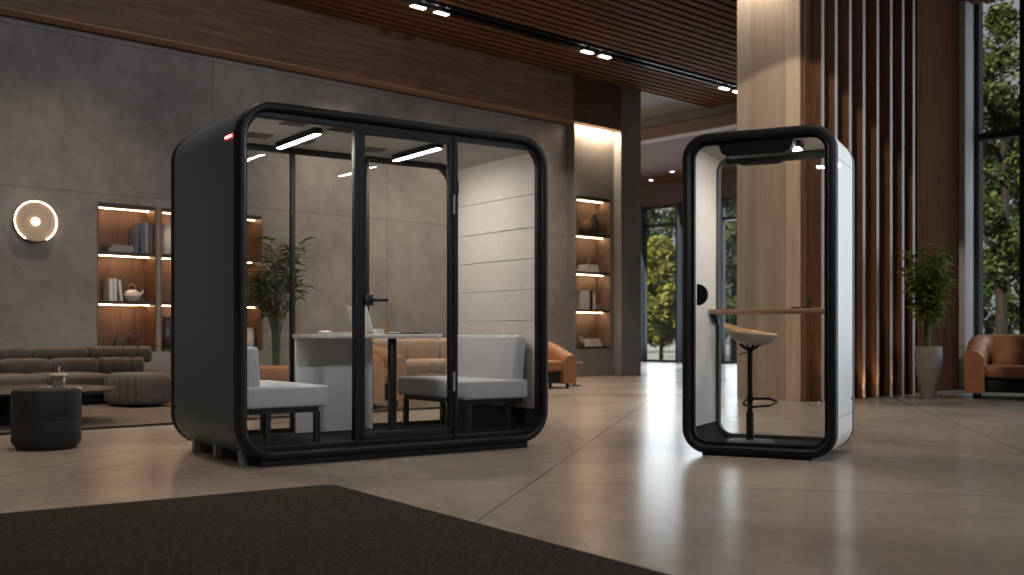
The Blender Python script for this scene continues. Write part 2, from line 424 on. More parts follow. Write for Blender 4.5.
# wood-fin block: end face on u = UC, long face on v = VC
UPAN = u_at(957, VC); UFIN = u_at(914, VC)
VST = v_at(786, UC)
bm = nb(); box(bm, UC, UC + 0.10, VST, VE, 0, ZC + 0.16)
struct('wall_column', bm, M['column'])
bm = nb(); box(bm, UC - 0.012, UC + 0.10, VC + 0.0, VST - 0.004, 0, ZC + 0.16, 0.004)
struct('trim_10', bm, mat('pale_oak_edge', (0.50, 0.41, 0.32), 0.5, var=0.15, scale=3, stretch=(6, 6, .3)))
bm = nb(); box(bm, UC + 0.10, URW + 0.1, VC + 0.03, VE, 0, ZC + 0.16); struct('wall_fins', bm, M['woodv'])
bm = nb(); box(bm, u_at(915, VC), UPAN, VC - 0.03, VC + 0.03, 0, ZC + 0.16, 0.004); struct('wall_panel', bm, mat('walnut_panel', (0.075, 0.038, 0.022), 0.85, var=0.3, scale=3, stretch=(6, 6, .3), spec=0.0))
bm = nb(); box(bm, UC + 0.005, u_at(808, VC), VC - 0.05, VC + 0.03, 0, ZC + 0.16, 0.006); struct('trim_7', bm, M['woodwarm'])
bm = nb(); box(bm, UPAN + 0.005, u_at(974, VC), VC - 0.12, VC + 0.03, 0, ZC + 0.16, 0.01); struct('trim_8', bm, mat('pale_plaster', (0.60, 0.61, 0.65), .7, var=.08, scale=2))
ordn = ['first', 'second', 'third', 'fourth', 'fifth', 'sixth', 'seventh', 'eighth']
finpx = [824, 837.3, 851.5, 865.2, 879, 892.4, 904.3, 915]
base_fin = None
FD = 0.20
for k in range(8):
    u = u_at(finpx[k] - 1.5, VC - FD) ; loc = W(u, VC, 0)
    lab = 'tall dark walnut vertical fin, %s fin to the right of the tan stone column' % ordn[k]
    if base_fin is None:
        base_fin = thing('wall_fin', lab, 'fin', loc, ANG_B, 'vertical wood fins beside the column')
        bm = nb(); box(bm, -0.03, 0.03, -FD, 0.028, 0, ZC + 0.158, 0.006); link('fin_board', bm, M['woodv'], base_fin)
        bm = nb(); box(bm, -0.03, 0.03, -FD - 0.006, -FD, 0.0, ZC + 0.158); e = link('lit_edge_strip', bm, mat('fin_edge_lit', (0.26, 0.215, 0.20), 0.5), base_fin)  # paler colour stands in for cool light on the wood edge
        e['label'] = 'narrow wooden front edge, coloured paler for cool light'
    else:
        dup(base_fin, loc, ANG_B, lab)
# recessed floor uplights between the fins
up0 = None
for k, px in enumerate((807, 819, 866, 879, 897)):
    loc = W(u_at(px, VC - 0.25), VC - 0.25, 0)
    lab = 'small round recessed floor uplight glowing at the foot of the fins, %s from the column' % ordn[k]
    if up0 is None:
        up0 = thing('floor_uplight', lab, 'light', loc, ANG_B, 'uplights at the foot of the fins')
        bm = nb(); lathe(bm, [(0.026, 0.0), (0.040, 0.0), (0.040, 0.006), (0.028, 0.008), (0.026, 0.0)], 20, cap=False); link('bezel', bm, M['blackmetal'], up0)
        bm = nb(); lathe(bm, [(0.0, 0.0), (0.026, 0.0), (0.026, 0.005), (0.0, 0.005)], 20); link('lens', bm, M['ledup'], up0)
    else: dup(up0, loc, ANG_B, lab)
    l = bpy.data.lights.new('uplight_glow', 'SPOT'); l.energy = 13; l.color = (1, 0.62, 0.34); l.spot_size = 1.0; l.spot_blend = 1; l.shadow_soft_size = 0.02
    lo = bpy.data.objects.new('uplight_glow', l); C.objects.link(lo); lo.location = loc + Vector((0, 0, 0.03)); lo.rotation_euler = (PI, 0, 0)

# ------------------------------------------------------------------ windows
def window(name, horizontal_mullions, frame_boxes, pane_boxes):
    w = sthing(name)
    bm = nb()
    for b in frame_boxes: box(bm, *b)
    link('window_frame', bm, M['frame'], w, 0)
    for b in pane_boxes:
        bm = nb(); box(bm, *b); link('pane', bm, M['winglass'], w, 0)
    return w
# far window, plane u = UFAR
mv = [v_at(644, UFAR) + 1.42 * k for k in range(-6, 6)]
fb = [(UFAR, UFAR + 0.1, mv[0], mv[-1], 0.0, 0.07), (UFAR, UFAR + 0.1, mv[0], mv[-1], 4.55, 4.64), (UFAR - 0.03, UFAR + 0.1, mv[0], mv[-1], 4.0, 4.10)]
fb += [(UFAR - 0.04, UFAR + 0.1, a - 0.045, a + 0.045, 0, 4.64) for a in mv]
pb = [(UFAR + 0.03, UFAR + 0.045, a + 0.03, b - 0.03, 0.06, 4.56) for a, b in zip(mv[:-1], mv[1:])]
window('window_1', None, fb, pb)
bm = nb()
for a in mv: box(bm, UFAR - 0.25, UFAR - 0.045, a - 0.035, a + 0.035, 0, 4.62)
struct('trim_9', bm, mat('grey_reveal', (.035, .037, .04), .7))
# right window wall, plane u = URW, from the fin block towards the camera side
vv = [VC - 0.12, VC - 0.12 - 0.20]
va = v_at(979, URW); vb = v_at(1020, URW)
fb = [(URW, URW + 0.14, va, VC - 0.10, 0, ZC + 0.2), (URW, URW + 0.12, -9, va, 0, 0.1)]
edges = [va]; x = vb
while x > -9: edges.append(x); x -= 1.6
fb += [(URW - 0.02, URW + 0.14, e - 0.16, e, 0, ZC + 0.2) for e in edges[1:]]
zt = EYE + 202 * 15.2 / F
fb += [(URW - 0.02, URW + 0.12, -9, va, zt - 0.05, zt + 0.05)]
pb = [(URW + 0.05, URW + 0.062, b, a - 0.16 if k else a, 0.1, ZC + 0.2) for k, (a, b) in enumerate(zip(edges[:-1], edges[1:]))]
window('window_2', None, fb, pb)

# ------------------------------------------------------------------ outdoors
bm = nb(); box(bm, -40, 90, -60, 120, -0.35, -0.22); struct('outdoor_ground', bm, M['ground'])
def tree(name, label, loc, h, rad, leafm, n, leaf, seed, z0=0.25, trunk=True, elong=1.0):
    rnd = random.Random(seed)
    t = thing(name, label, 'tree', loc, rnd.random() * 6, 'trees beyond the windows')
    bm = nb()
    pts = [(0, 0, -0.3), (0.05 * rad, 0.02, h * 0.25), (-0.04 * rad, 0.05, h * 0.5), (0.05, 0, h * 0.85)]
    tube(bm, pts, [0.035 * h * 0.55, 0.028 * h * 0.55, 0.02 * h * 0.55, 0.005 * h], 8)
    for k in range(9):
        a = rnd.random() * 6.28; zz = h * (0.3 + 0.06 * k); L_ = rad * (0.8 - 0.05 * k)
        tube(bm, [(0, 0, zz), (math.cos(a) * L_ * .5, math.sin(a) * L_ * .5, zz + L_ * .3), (math.cos(a) * L_, math.sin(a) * L_, zz + L_ * .45)], [0.02 * h * .4, 0.012 * h * .4, 0.004 * h], 6)
    link('trunk', bm, M['bark'], t)
    verts = []; faces = []
    clumps = []
    for k in range(70):
        zz = z0 + (1 - z0) * rnd.random() ** 0.85
        prof = math.sin(min(1, (zz - z0) / (1 - z0) * 0.86 + 0.16) * PI) ** 0.7
        a = rnd.random() * 6.28; rr = rad * prof * math.sqrt(rnd.random())
        clumps.append((rr * math.cos(a), rr * math.sin(a), zz * h, rad * rnd.uniform(0.16, 0.32)))
    for i in range(n):
        cx, cy, cz, cr = clumps[i % len(clumps)]
        d = Vector((rnd.gauss(0, 1), rnd.gauss(0, 1), rnd.gauss(0, .8)))
        d = d.normalized() * cr * rnd.random() ** 0.4
        p = Vector((cx, cy, cz)) + d
        ax = Vector((rnd.gauss(0, 1), rnd.gauss(0, 1), rnd.gauss(0, .6) - .3)).normalized()
        sd = ax.cross(Vector((rnd.gauss(0, 1), rnd.gauss(0, 1), rnd.gauss(0, 1)))).normalized()
        s = leaf * rnd.uniform(0.6, 1.3); i0 = len(verts)
        verts += [p - ax * s * .5, p + sd * s * .28, p + ax * s * .6, p - sd * s * .28]
        faces.append((i0, i0 + 1, i0 + 2, i0 + 3))
    me = bpy.data.meshes.new('foliage'); me.from_pydata(verts, [], faces); me.materials.append(leafm)
    o = bpy.data.objects.new('foliage', me); C.objects.link(o); o.parent = t
    return t
def at(px, Y, z=0.0): return Vector(((px - 512) / F * Y, Y, z))
tree('garden_tree', 'sunlit yellow-green tree outside the far window left of the small booth', at(661, 40, -0.25), 4.6, 1.3, M['treegold'], 9000, 0.26, 1, z0=0.16)
tree('garden_tree', 'tall dark green tree behind the yellow-green one outside the far window', at(684, 47, -0.25), 11.5, 3.2, M['treedark'], 9000, 0.32, 2, z0=0.08)
tree('garden_tree', 'mid green tree seen through the left side of the small booth', at(735, 37, -0.25), 9.0, 1.5, M['treemid'], 8000, 0.27, 3, z0=0.12)
tree('garden_tree', 'dark tree just right of the pier outside the far window', at(622, 60, -0.25), 10, 3.0, M['treedark'], 7000, 0.32, 4, z0=0.05)
tree('garden_tree', 'tall green tree filling the tall right window', at(1002, 24, -0.25), 8.4, 1.3, M['treemid'], 13000, 0.13, 5, z0=0.30)
tree('garden_tree', 'dark evergreen low behind the tree in the tall right window', at(1005, 33, -0.25), 8.2, 2.6, M['treedark'], 9000, 0.24, 6, z0=0.03)
tree('garden_tree', 'leafy dark tree at the right edge of the tall window', at(1085, 21, -0.25), 6.0, 1.0, M['treedark'], 6000, 0.22, 8, z0=0.1)

# ------------------------------------------------------------------ recessed shelves
def recess(hole, vface, n, depth, matback, label, lead_t=0.05):
    u0, u1, z0, z1 = hole; w = u1 - u0
    t = thing('recessed_shelf', label, 'shelf', W((u0 + u1) / 2, vface, z0), ANG_B, 'lit shelves recessed in the concrete wall')
    h = z1 - z0
    g = 0.003
    bm = nb(); box(bm, -w / 2 + g, w / 2 - g, depth - 0.03, depth, g, h - g); link('back_panel', bm, matback, t, 0)
    for s in (-1, 1):
        bm = nb(); box(bm, s * w / 2 - s * g, s * (w / 2 - 0.025), 0.0, depth - 0.03, g, h - g); link('side_panel', bm, matback, t, 0)
    zs = [h * k / n for k in range(n + 1)]
    for k in range(n + 1):
        th = 0.045
        zz = max(g, min(h - th - g, zs[k] - th / 2)) if 0 < k < n else (g if k == 0 else h - th - g)
        bm = nb(); box(bm, -w / 2 + 0.025, w / 2 - 0.025, 0.004, depth - 0.03, zz, zz + th, 0.003); link('shelf_board', bm, M['tabledark'], t, 0)
        if k > 0:
            bm = nb(); box(bm, -w / 2 + 0.03, w / 2 - 0.03, 0.20, 0.214, zz - 0.005, zz - 0.001); link('led_strip', bm, M['ledwarm'], t, 0)
    tops = [g + 0.045] + [zs[k] + 0.0225 for k in range(1, n)]
    return t, [z0 + q for q in tops]
r1, t1 = recess(N1, V0, 3, 0.40, M['woodwarm'], 'wide warm-lit recessed wooden shelf above the tufted sofa')
r2, t2 = recess(N2, V0, 3, 0.40, M['woodwarm'], 'warm-lit recessed shelf mostly hidden behind the large booth')
r3, t3 = recess(N3, VP2, 4, 0.40, mat('niche_taupe', (0.19, 0.135, 0.105), 0.6, var=0.1, scale=5), 'tall four-tier lit recessed shelf between the two booths')

def book_up(px, v, z, w, h, d, m, label, group, lean=0.0):
    t = thing('book', label, 'book', W(u_at(px, v), v, z), ANG_B, group)
    mt = Matrix.Rotation(lean, 4, 'Y')
    if lean: mt = Matrix.Translation((0, 0, abs(math.sin(lean)) * w / 2)) @ mt
    bm = nb(); box(bm, -w / 2, -w / 2 + .004, -d / 2, d / 2, 0, h, mtx=mt); box(bm, w / 2 - .004, w / 2, -d / 2, d / 2, 0, h, mtx=mt); box(bm, -w / 2, w / 2, -d / 2 - .003, -d / 2 + .002, 0, h, mtx=mt)
    link('cover', bm, m, t, 0)
    bm = nb(); box(bm, -w / 2 + .005, w / 2 - .005, -d / 2 + .003, d / 2 - .006, .006, h - .006, mtx=mt); link('pages', bm, M['paper'], t, 0)
def book_flat(px, v, z, w, h, d, m, label, group, rz=0.0):
    t = thing('book', label, 'book', W(u_at(px, v), v, z), ANG_B + rz, group)
    bm = nb(); box(bm, -w / 2, w / 2, -d / 2, d / 2, 0, .004); box(bm, -w / 2, w / 2, -d / 2, d / 2, h - .004, h); box(bm, -w / 2, w / 2, d / 2 - .002, d / 2 + .003, 0, h)
    link('cover', bm, m, t, 0)
    bm = nb(); box(bm, -w / 2 + .006, w / 2 - .006, -d / 2 + .006, d / 2 - .003, .004, h - .004); link('pages', bm, M['paper'] if m != M['bookgrey'] else M['bookgrey'], t, 0)
def vase(name, px, v, z, prof, m, label, cat='vase'):
    bm = nb(); lathe(bm, prof, 24); o = link(name, bm, m, None, 50, W(u_at(px, v), v, z), ANG_B)
    return tag(o, label, cat)
v1 = V0 + 0.20
# top tier
for k, (px, h, m, w, ln) in enumerate(((133, .36, M['bookblue'], .045, .05), (138.5, .42, M['bookblue'], .05, 0.0), (143, .43, M['bookgrey'], .05, 0), (147, .42, M['bookblue'], .05, 0))):
    book_up(px, v1, t1[2] + .001, w, h, .24, m, ['short leaning slate book, left of the upright row on the top left shelf', 'tall slate book second in the upright row on the top left shelf', 'grey upright book third in the row on the top left shelf', 'rightmost slate upright book on the top left shelf'][k], 'upright books on the top left shelf', ln)
book_flat(118, v1, t1[2] + .001, .36, .05, .26, M['bookgrey'], 'large grey book lying at the bottom of the pair on the top left shelf', 'lying books on the top left shelf')
book_flat(119, v1, t1[2] + .053, .32, .045, .24, M['bookgrey'], 'grey book lying on top of the pair on the top left shelf', 'lying books on the top left shelf', .05)
# middle tier
for k, (px, h, m, w, ln) in enumerate(((108, .30, M['bookwhite'], .05, 0), (112, .31, M['bookwhite'], .04, 0), (118.5, .29, M['bookwhite'], .035, -.12))):
    book_up(px, v1, t1[1] + .001, w, h, .22, m, ['thick white upright book at the left on the middle left shelf', 'white upright book in the centre of the three on the middle left shelf', 'thin white book leaning over on the middle left shelf'][k], 'white books on the middle left shelf', ln)
tp = thing('teapot', 'round cream teapot with brass handle on the middle left shelf', 'teapot', W(u_at(132, v1), v1, t1[1] + .001), ANG_B)
bm = nb(); lathe(bm, [(0.0, 0), (.06, 0), (.10, .04), (.115, .085), (.10, .13), (.05, .155), (.05, .165), (0, .168)], 24); link('body', bm, M['creamcer'], tp)
bm = nb(); tube(bm, [(-.05, 0, .155), (-.045, 0, .22), (0, 0, .245), (.045, 0, .22), (.05, 0, .155)], .010, 8); link('handle', bm, M['terracotta'], tp)
bm = nb(); tube(bm, [(.09, 0, .09), (.14, 0, .12), (.165, 0, .16)], [.024, .016, .011], 8); link('spout', bm, M['creamcer'], tp)
# bottom tier
for k, (px, h) in enumerate(((117, .16), (129, .20), (137, .18))):
    vase('bottle', px, v1, t1[0] + .001, [(0, 0), (.04, 0), (.045, .02), (.045, h * .55), (.016, h * .75), (.015, h), (.02, h + .012), (0, h + .012)], M['jarglass'] if k else M['darkcer'],
         ['small dark bottle at the left of the lowest left shelf', 'clear glass bottle in the middle of the lowest left shelf', 'clear glass bottle at the right on the lowest left shelf'][k], 'bottle')
# hidden-niche items
o = vase('vase', 166.5, v1, t2[2] + .001, [(0, 0), (.07, 0), (.11, .10), (.11, .22), (.06, .34), (.05, .42), (.06, .45), (0, .45)], M['creamcer'], 'cream vase peeking out beside the left edge of the large booth')
o = vase('vase', 167, v1, t2[0] + .001, [(0, 0), (.09, 0), (.12, .12), (.10, .3), (.05, .40), (.06, .44), (0, .44)], M['darkcer'], 'dark vase low on the shelf beside the large booth')
vase('jar', 250, v1, t2[0] + .001, [(0, 0), (.05, 0), (.065, .05), (.065, .22), (.05, .26), (.05, .29), (0, .29)], M['creamcer'], 'pale grey jar on the low shelf seen through the large booth', 'jar')
# right niche
v3 = VP2 + 0.18
vase('vase', 585.5, v3, t3[3] + .001, [(0, 0), (.06, 0), (.13, .09), (.14, .16), (.10, .25), (.04, .29), (.04, .31), (0, .31)], M['browncer'], 'round brown vase on the top tier of the tall right shelf')
vase('vase', 594.5, v3, t3[3] + .001, [(0, 0), (.06, 0), (.10, .08), (.10, .18), (.05, .30), (.035, .38), (.05, .40), (0, .40)], M['darkcer'], 'dark slender vase on the top tier of the tall right shelf')
book_flat(587.5, v3, t3[2] + .001, .42, .075, .24, M['bookwhite'], 'bottom white book of the pair on the second tier of the right shelf', 'white books on the second right tier')
book_flat(588.5, v3, t3[2] + .078, .36, .075, .22, M['bookwhite'], 'top white book of the pair on the second tier of the right shelf', 'white books on the second right tier', .06)
vase('vase', 589, v3, t3[2] + .155, [(0, 0), (.04, 0), (.05, .04), (.03, .10), (.015, .16), (.02, .18), (0, .18)], M['browncer'], 'small brown bud vase standing on the white books')
for k, (px, m, h) in enumerate(((580.5, M['bookwhite'], .36), (584, M['bookwhite'], .38), (587, M['bookblack'], .37), (590, M['bookwhite'], .33))):
    book_up(px, v3, t3[1] + .001, .055, h, .24, m, ['leftmost white book standing on the third right tier', 'taller white book beside it on the third right tier', 'black book standing among white ones on the third right tier', 'shorter white book right of the black one on the third right tier'][k], 'standing books on the third right tier')
vase('bowl', 598.5, v3, t3[1] + .001, [(0, 0), (.04, 0), (.085, .07), (.09, .10), (.08, .10), (.03, .02), (0, .02)], M['creamcer'], 'small cream bowl right of the books on the third right tier', 'bowl')
book_flat(589.5, v3, t3[0] + .001, .46, .08, .25, M['bookwhite'], 'wide white book at the bottom of the lowest right tier', 'lying books on the lowest right tier')
book_flat(590.5, v3, t3[0] + .083, .36, .07, .22, M['bookwhite'], 'smaller white book on top on the lowest right tier', 'lying books on the lowest right tier', .08)
vase('vase', 581, v3 - .05, t3[0] + .083, [(0, 0), (.05, 0), (.065, .05), (.04, .11), (0, .115)], M['terracotta'], 'small tan pot on the lying books of the lowest right tier')

# ------------------------------------------------------------------ disc wall lamp
vl = V0 - 0.10
wl = thing('wall_lamp', 'round glowing disc wall lamp on the concrete wall left of the shelves', 'lamp', W(u_at(35.5, vl), vl, EYE + 113.5 * 13.4 / F), ANG_B)
def ydisc(bm, prof, seg=48):
    rings = [[(max(r, 1e-4) * math.cos(2 * PI * i / seg), y, max(r, 1e-4) * math.sin(2 * PI * i / seg)) for i in range(seg)] for r, y in prof]
    return grid_rings(bm, rings, True, True)
bm = nb(); ydisc(bm, [(0, .02), (.26, .02), (.26, .0), (.25, -.012), (.12, .004), (0, .006)]); link('disc', bm, M['lampdisc'], wl)
bm = nb(); seg = 56; rings = []
for i in range(seg + 1):
    a = -PI / 2 + 0.52 + (2 * PI - 1.04) * i / seg
    rings.append([((.258 + .006 * math.cos(b)) * math.cos(a), -.022 + .007 * math.sin(b), (.258 + .006 * math.cos(b)) * math.sin(a)) for b in [2 * PI * k / 8 for k in range(8)]])
grid_rings(bm, rings, True, True); link('light_ring', bm, M['ledring'], wl)
bm = nb(); ydisc(bm, [(0, .004), (.05, .002), (.048, -.015), (.03, -.03), (0, -.036)], 24); link('bulb', bm, M['ledbulb'], wl)
bm = nb(); ydisc(bm, [(0, .098), (.10, .098), (.10, .02), (0, .02)], 32); link('mount', bm, M['blackmetal'], wl)

# ------------------------------------------------------------------ track lights in the ceiling channel
def track():
    bm = nb(); box(bm, -8, U1 - 0.1, VT - 0.09, VT + 0.09, ZC + 0.05, ZC + 0.158); box(bm, -8, U1 - .1, VT - .115, VT - .09, ZC - .02, ZC + .158); box(bm, -8, U1 - .1, VT + .09, VT + .115, ZC - .02, ZC + .158)
    o = link('light_track', bm, M['blackmetal'], None, 0); o.rotation_euler = (0, 0, ANG_B)
    tag(o, 'long black recessed light track running along the slatted ceiling', 'track')
track()
tl0 = None
for k, px in enumerate((430, 596, 731)):
    loc = W(u_at(px, VT), VT, ZC + 0.048)
    lab = ['twin ceiling spotlight at the top edge of the photo above the large booth', 'twin ceiling spotlight midway along the black track', 'twin ceiling spotlight next to the tan column'][k]
    if tl0 is None:
        tl0 = thing('track_spotlight', lab, 'spotlight', loc, ANG_B, 'spotlights in the ceiling track')
        bm = nb(); box(bm, -.42, .42, -.05, .05, -.03, 0, .008); link('bracket', bm, M['blackmetal'], tl0)
        for s in (-1, 1):
            bm = nb(); lathe(bm, [(0, 0), (.055, 0), (.065, -.02), (.065, -.10), (.058, -.10), (.050, -.06), (0, -.055)], 20, (s * .22, 0, -.03)); h = link('lamp_head', bm, M['blackmetal'], tl0)
            bm = nb(); box(bm, s * .22 - .12, s * .22 + .12, -.045, .045, -.139, -.131, .003); link('lens', bm, M['ledspot'], h)
    else: dup(tl0, loc, ANG_B, lab)

# small downlights in the low rear ceiling
for k, (px, y) in enumerate(((651, 197), (672, 192), (686, 192), (734, 189))):
    pass
dl0 = None
for k, (px, u) in enumerate(((651, 23.4), (672, 22.6), (686, 22.6), (727, 22.2))):
    loc = W(u, v_at(px, u), 5.27)
    lab = 'small round downlight in the brown rear ceiling, %s from the pier' % ordn[k]
    if dl0 is None:
        dl0 = thing('downlight', lab, 'light', loc, 0, 'downlights in the rear ceiling')
        bm = nb(); lathe(bm, [(.07, 0), (.10, 0), (.10, -.02), (.07, -.03)], 20, cap=False); link('ring', bm, M['alu'], dl0)
        bm = nb(); lathe(bm, [(0, -.012), (.072, -.012), (.072, -.02), (0, -.02)], 20); link('lens', bm, M['ledspot'], dl0)
    else: dup(dl0, loc, 0, lab)

# ------------------------------------------------------------------ rugs
def rug(name, label, bmr, m, loc, rz, edge=None):
    t = thing(name, label, 'rug', loc, rz)
    link('pile', bmr, m, t, 0)
    return t
A_ = Vector((0.819, 0.5737)); B_ = Vector((-0.5737, 0.819))
corner = Vector((-0.945, 5.52))
ra = thing('area_rug', 'large charcoal rug lying in the foreground in front of the large booth', 'rug', (corner.x, corner.y, 0), ANG_A)
bm = nb()
r = .06
outline = [(-7, 0), (-r, 0)] + [(-r + r * math.sin(a), -r + r * math.cos(a)) for a in [PI / 2 * i / 6 for i in range(1, 7)]] + [(0, -5.0), (-7, -5.0)]
grid_rings(bm, [[(x, y, 0.001) for x, y in outline], [(x, y, 0.014) for x, y in outline], [(x * .999 - .004, y * .999 - .004, 0.018) for x, y in outline]], True, True)
link('pile', bm, M['rug'], ra, 0)
# lounge rug
rl = thing('lounge_rug', 'taupe rug with dark bound edge under the tufted sofa', 'rug', W(0, 8.95, 0), ANG_B)
bm = nb(); box(bm, -3.0, 8.6, 0.0, 4.4, .001, .016); link('pile', bm, M['rug2'], rl, 0)
bm = nb(); box(bm, -3.0, 8.6, -.03, 0.0, .001, .020, .004); link('binding', bm, M['rugedge'], rl, 0)

# ------------------------------------------------------------------ tufted sofa
sofa = thing('tufted_sofa', 'long taupe channel-tufted sofa with rounded chaise end against the left wall', 'sofa', W(0, 0, .017), ANG_B)
ZB = 0.0
def L_(u, v): return u, v
bm = nb(); box(bm, 1.9, 5.0, 11.95, 13.25, .0, .13, .02); link('base', bm, M['darkleather'], sofa)
# seat cushions
for k in range(4):
    u0 = 1.9 + k * .72
    bm = nb(); superblob(bm, u0 + .36, 12.32, .225, .365, .50, .125, .30, 32, 16); link('seat_cushion', bm, M['sofa'], sofa, 60)
# back rolls: lower row and upper row of channels, the right end bends towards the camera
def roll(name, zc, hz, segs, th):
    for uc, vy, half, rz in segs:
        mt = Matrix.Translation((uc, vy, 0)) @ Matrix.Rotation(rz, 4, 'Z')
        bm = nb(); superblob(bm, 0, 0, zc, half * 1.03, th, hz, .42, 28, 14, mt)
        link(name, bm, M['sofa'], sofa, 60)
bend = [(5.00 + .135 * k, 12.80 - .012 * k * k, .072, -.12 * k) for k in range(4)]
roll('lower_back_roll', .40, .115, [(4.93 - .29 - .56 * k, 12.80, .285, 0) for k in range(6)] + bend, .20)
bend = [(4.94 + .15 * k, 12.98 - .012 * k * k, .080, -.10 * k) for k in range(5)]
roll('upper_back_roll', .545, .10, [(4.86 - .34 - .66 * k, 12.98, .335, 0) for k in range(5)] + bend, .24)
bm = nb(); box(bm, 1.9, 5.44, 12.9, 13.22, .06, .54, .08, 4); link('back_frame', bm, M['sofa'], sofa)
# chaise end: rounded footprint with vertical channels
chc = (u_at(138, 11.42), 11.42)
def chaise():
    bm = nb(); rings = []
    prof = [(0.90, .03), (.99, .06), (1.0, .14), (1.0, .26), (.97, .335), (.90, .375), (.75, .392), (.4, .398), (.02, .40)]
    nseg = 280
    for s, z in prof:
        ring = []
        for i in range(nseg):
            a = 2 * PI * i / nseg
            e = .5
            cx = math.copysign(abs(math.cos(a)) ** e, math.cos(a)); sy = math.copysign(abs(math.sin(a)) ** e, math.sin(a))
            rip = 1 - .055 * max(0, 1 - abs(math.cos(a * 7)) / .42) ** 1.3 * (1 if s > .5 else 0)
            ring.append((chc[0] + 0.29 * s * cx * rip, chc[1] + 0.40 * s * sy * rip, z * .92))
        rings.append(ring)
    grid_rings(bm, rings, True, True)
    return bm
link('chaise', chaise(), M['sofa'], sofa, 50)

# ------------------------------------------------------------------ ottoman, coffee table, tray, candle jar
ot = thing('ottoman', 'black leather cylinder ottoman on the floor in front of the coffee table', 'ottoman', at(46.5, 7.42, 0))
bm = nb(); lathe(bm, [(0, .0), (.20, .0), (.205, .03), (0, .03)], 48); link('base', bm, M['black'], ot)
bm = nb(); lathe(bm, [(0, .03), (.215, .03), (.229, .05), (.230, .20), (.228, .205), (.230, .21), (.229, .40), (.222, .415), (.20, .422), (0, .424)], 56); link('body', bm, M['darkleather'], ot)
ctY = 9.35
ct = thing('coffee_table', 'low round dark walnut coffee table behind the black ottoman', 'table', at(20, ctY, 0.0165), 0.3)
bm = nb(); lathe(bm, [(0, .275), (.75, .275), (.795, .290), (.80, .300), (.79, .306), (0, .306)], 72); link('tabletop', bm, M['tabledark'], ct)
bm = nb(); lathe(bm, [(0, .0), (.26, .0), (.26, .275), (0, .275)], 40)
link('pedestal', bm, M['black'], ct)
tr = thing('tray', 'thin cream tray lying on the round coffee table', 'tray', at(57, 9.2, .3235), 0.05)
bm = nb(); box(bm, -.155, .155, -.10, .10, 0, .008, .003); link('plate', bm, M['creamcer'], tr)
bm = nb(); box(bm, -.155, .155, -.104, -.096, .004, .018); box(bm, -.155, .155, .096, .104, .004, .018); box(bm, -.159, -.151, -.10, .10, .004, .018); box(bm, .151, .159, -.10, .10, .004, .018); link('rim', bm, M['creamcer'], tr, 0); tr.scale = (1.12, 1.0, 1.0)
cj = thing('candle_jar', 'square glass candle jar on the cream tray', 'candle', at(59, 9.22, .3335), 0.1)
bm = nb(); box(bm, -.052, .052, -.052, .052, 0, .10, .012); link('glass', bm, M['jarglass'], cj)
bm = nb(); box(bm, -.042, .042, -.042, .042, .008, .07, .008); link('wax', bm, M['bookgrey'], cj)
bm = nb(); box(bm, -.055, .055, -.055, .055, .100, .112, .004); link('lid', bm, M['creamcer'], cj)
bm = nb(); tube(bm, [(0, 0, .11), (.004, 0, .135), (-.003, 0, .15)], .006, 6); superblob(bm, 0.0, 0, .155, .008, .008, .014, 1, 8, 6); tube(bm, [(.02, .01, .11), (.03, .012, .13)], .005, 6); link('knob', bm, M['wick'], cj); cj.scale = (1.12, 1.12, 1.12)
bk = thing('sugar_bowl', 'tiny cream dish on the tray left of the candle jar', 'dish', at(49.5, 9.12, .3335))
bm = nb(); lathe(bm, [(0, 0), (.014, 0), (.024, .018), (.020, .020), (.012, .006), (0, .006)], 20); link('bowl', bm, M['creamcer'], bk)

# ------------------------------------------------------------------ booth shells
def ringloft(W_, H_, R, zb, prof, wrap=True, seg=10):
    bm = nb()
    rings = [rrect(W_ - 2 * i, H_ - 2 * i, max(R - i, .02), y, zb + i, i, seg) for i, y in prof]
    return grid_rings(bm, rings, True, False, wrap)

def booth(t, W_, H_, D_, R, zb, shellm, face=.05, rdeep=0.0):
    """shell, two rim frames and the lining of a booth; local x = along front, y = depth"""
    pr = [(0, .085), (0, .028), (.006, .010), (.020, .0), (face - .012, .0), (face, .012), (face, .05), (face + .022, .05), (face + .022, .085)]
    link('front_frame', ringloft(W_, H_, R, zb, pr), M['black'], t, 40)
    link('rear_frame', ringloft(W_, H_, R, zb, [(i, D_ - (y if (y < .05 or i == 0) else y + rdeep)) for i, y in pr]), M['black'], t, 40)
    sh = [(0.004, .085), (0.004, D_ - .086), (.04, D_ - .086), (.04, .085)]
    link('outer_shell', ringloft(W_, H_, R, zb, sh), shellm, t, 40)
    ins = .055
    # lining split into floor tray, ceiling panel and two side walls
    seg = 10
    front = rrect(W_ - 2 * ins, H_ - 2 * ins, R - ins, .086, zb + ins, ins, seg)
    n = len(front)
    def strip(idx, name, m, inner=.0):
        bm = nb()
        rings = []
        for y in (.0865, D_ - .0865 - rdeep):
            rings.append([(front[i % n][0], y, front[i % n][2]) for i in idx])
        ring2 = []
        for y in (D_ - .0865 - rdeep, .0865):
            ring2.append([(front[i % n][0] + (.013 if front[i % n][0] > W_ / 2 else -.013), y, front[i % n][2] + (.013 if front[i % n][2] > H_ / 2 else -.013)) for i in idx])
        grid_rings(bm, rings + ring2, False, False, True)
        return link(name, bm, m, t, 40)
    k = seg + 1
    strip(list(range(3 * k, 4 * k)) + list(range(0, k)), 'floor_tray', M['podfloor'])
    strip(list(range(k - 1, 2 * k - 5)), 'side_lining', M['felt'])
    strip(list(range(2 * k - 6, 2 * k + 6)), 'ceiling_lining', M['feltceil'])
    strip(list(range(2 * k + 5, 3 * k + 1)), 'side_lining', M['felt'])
    return ins

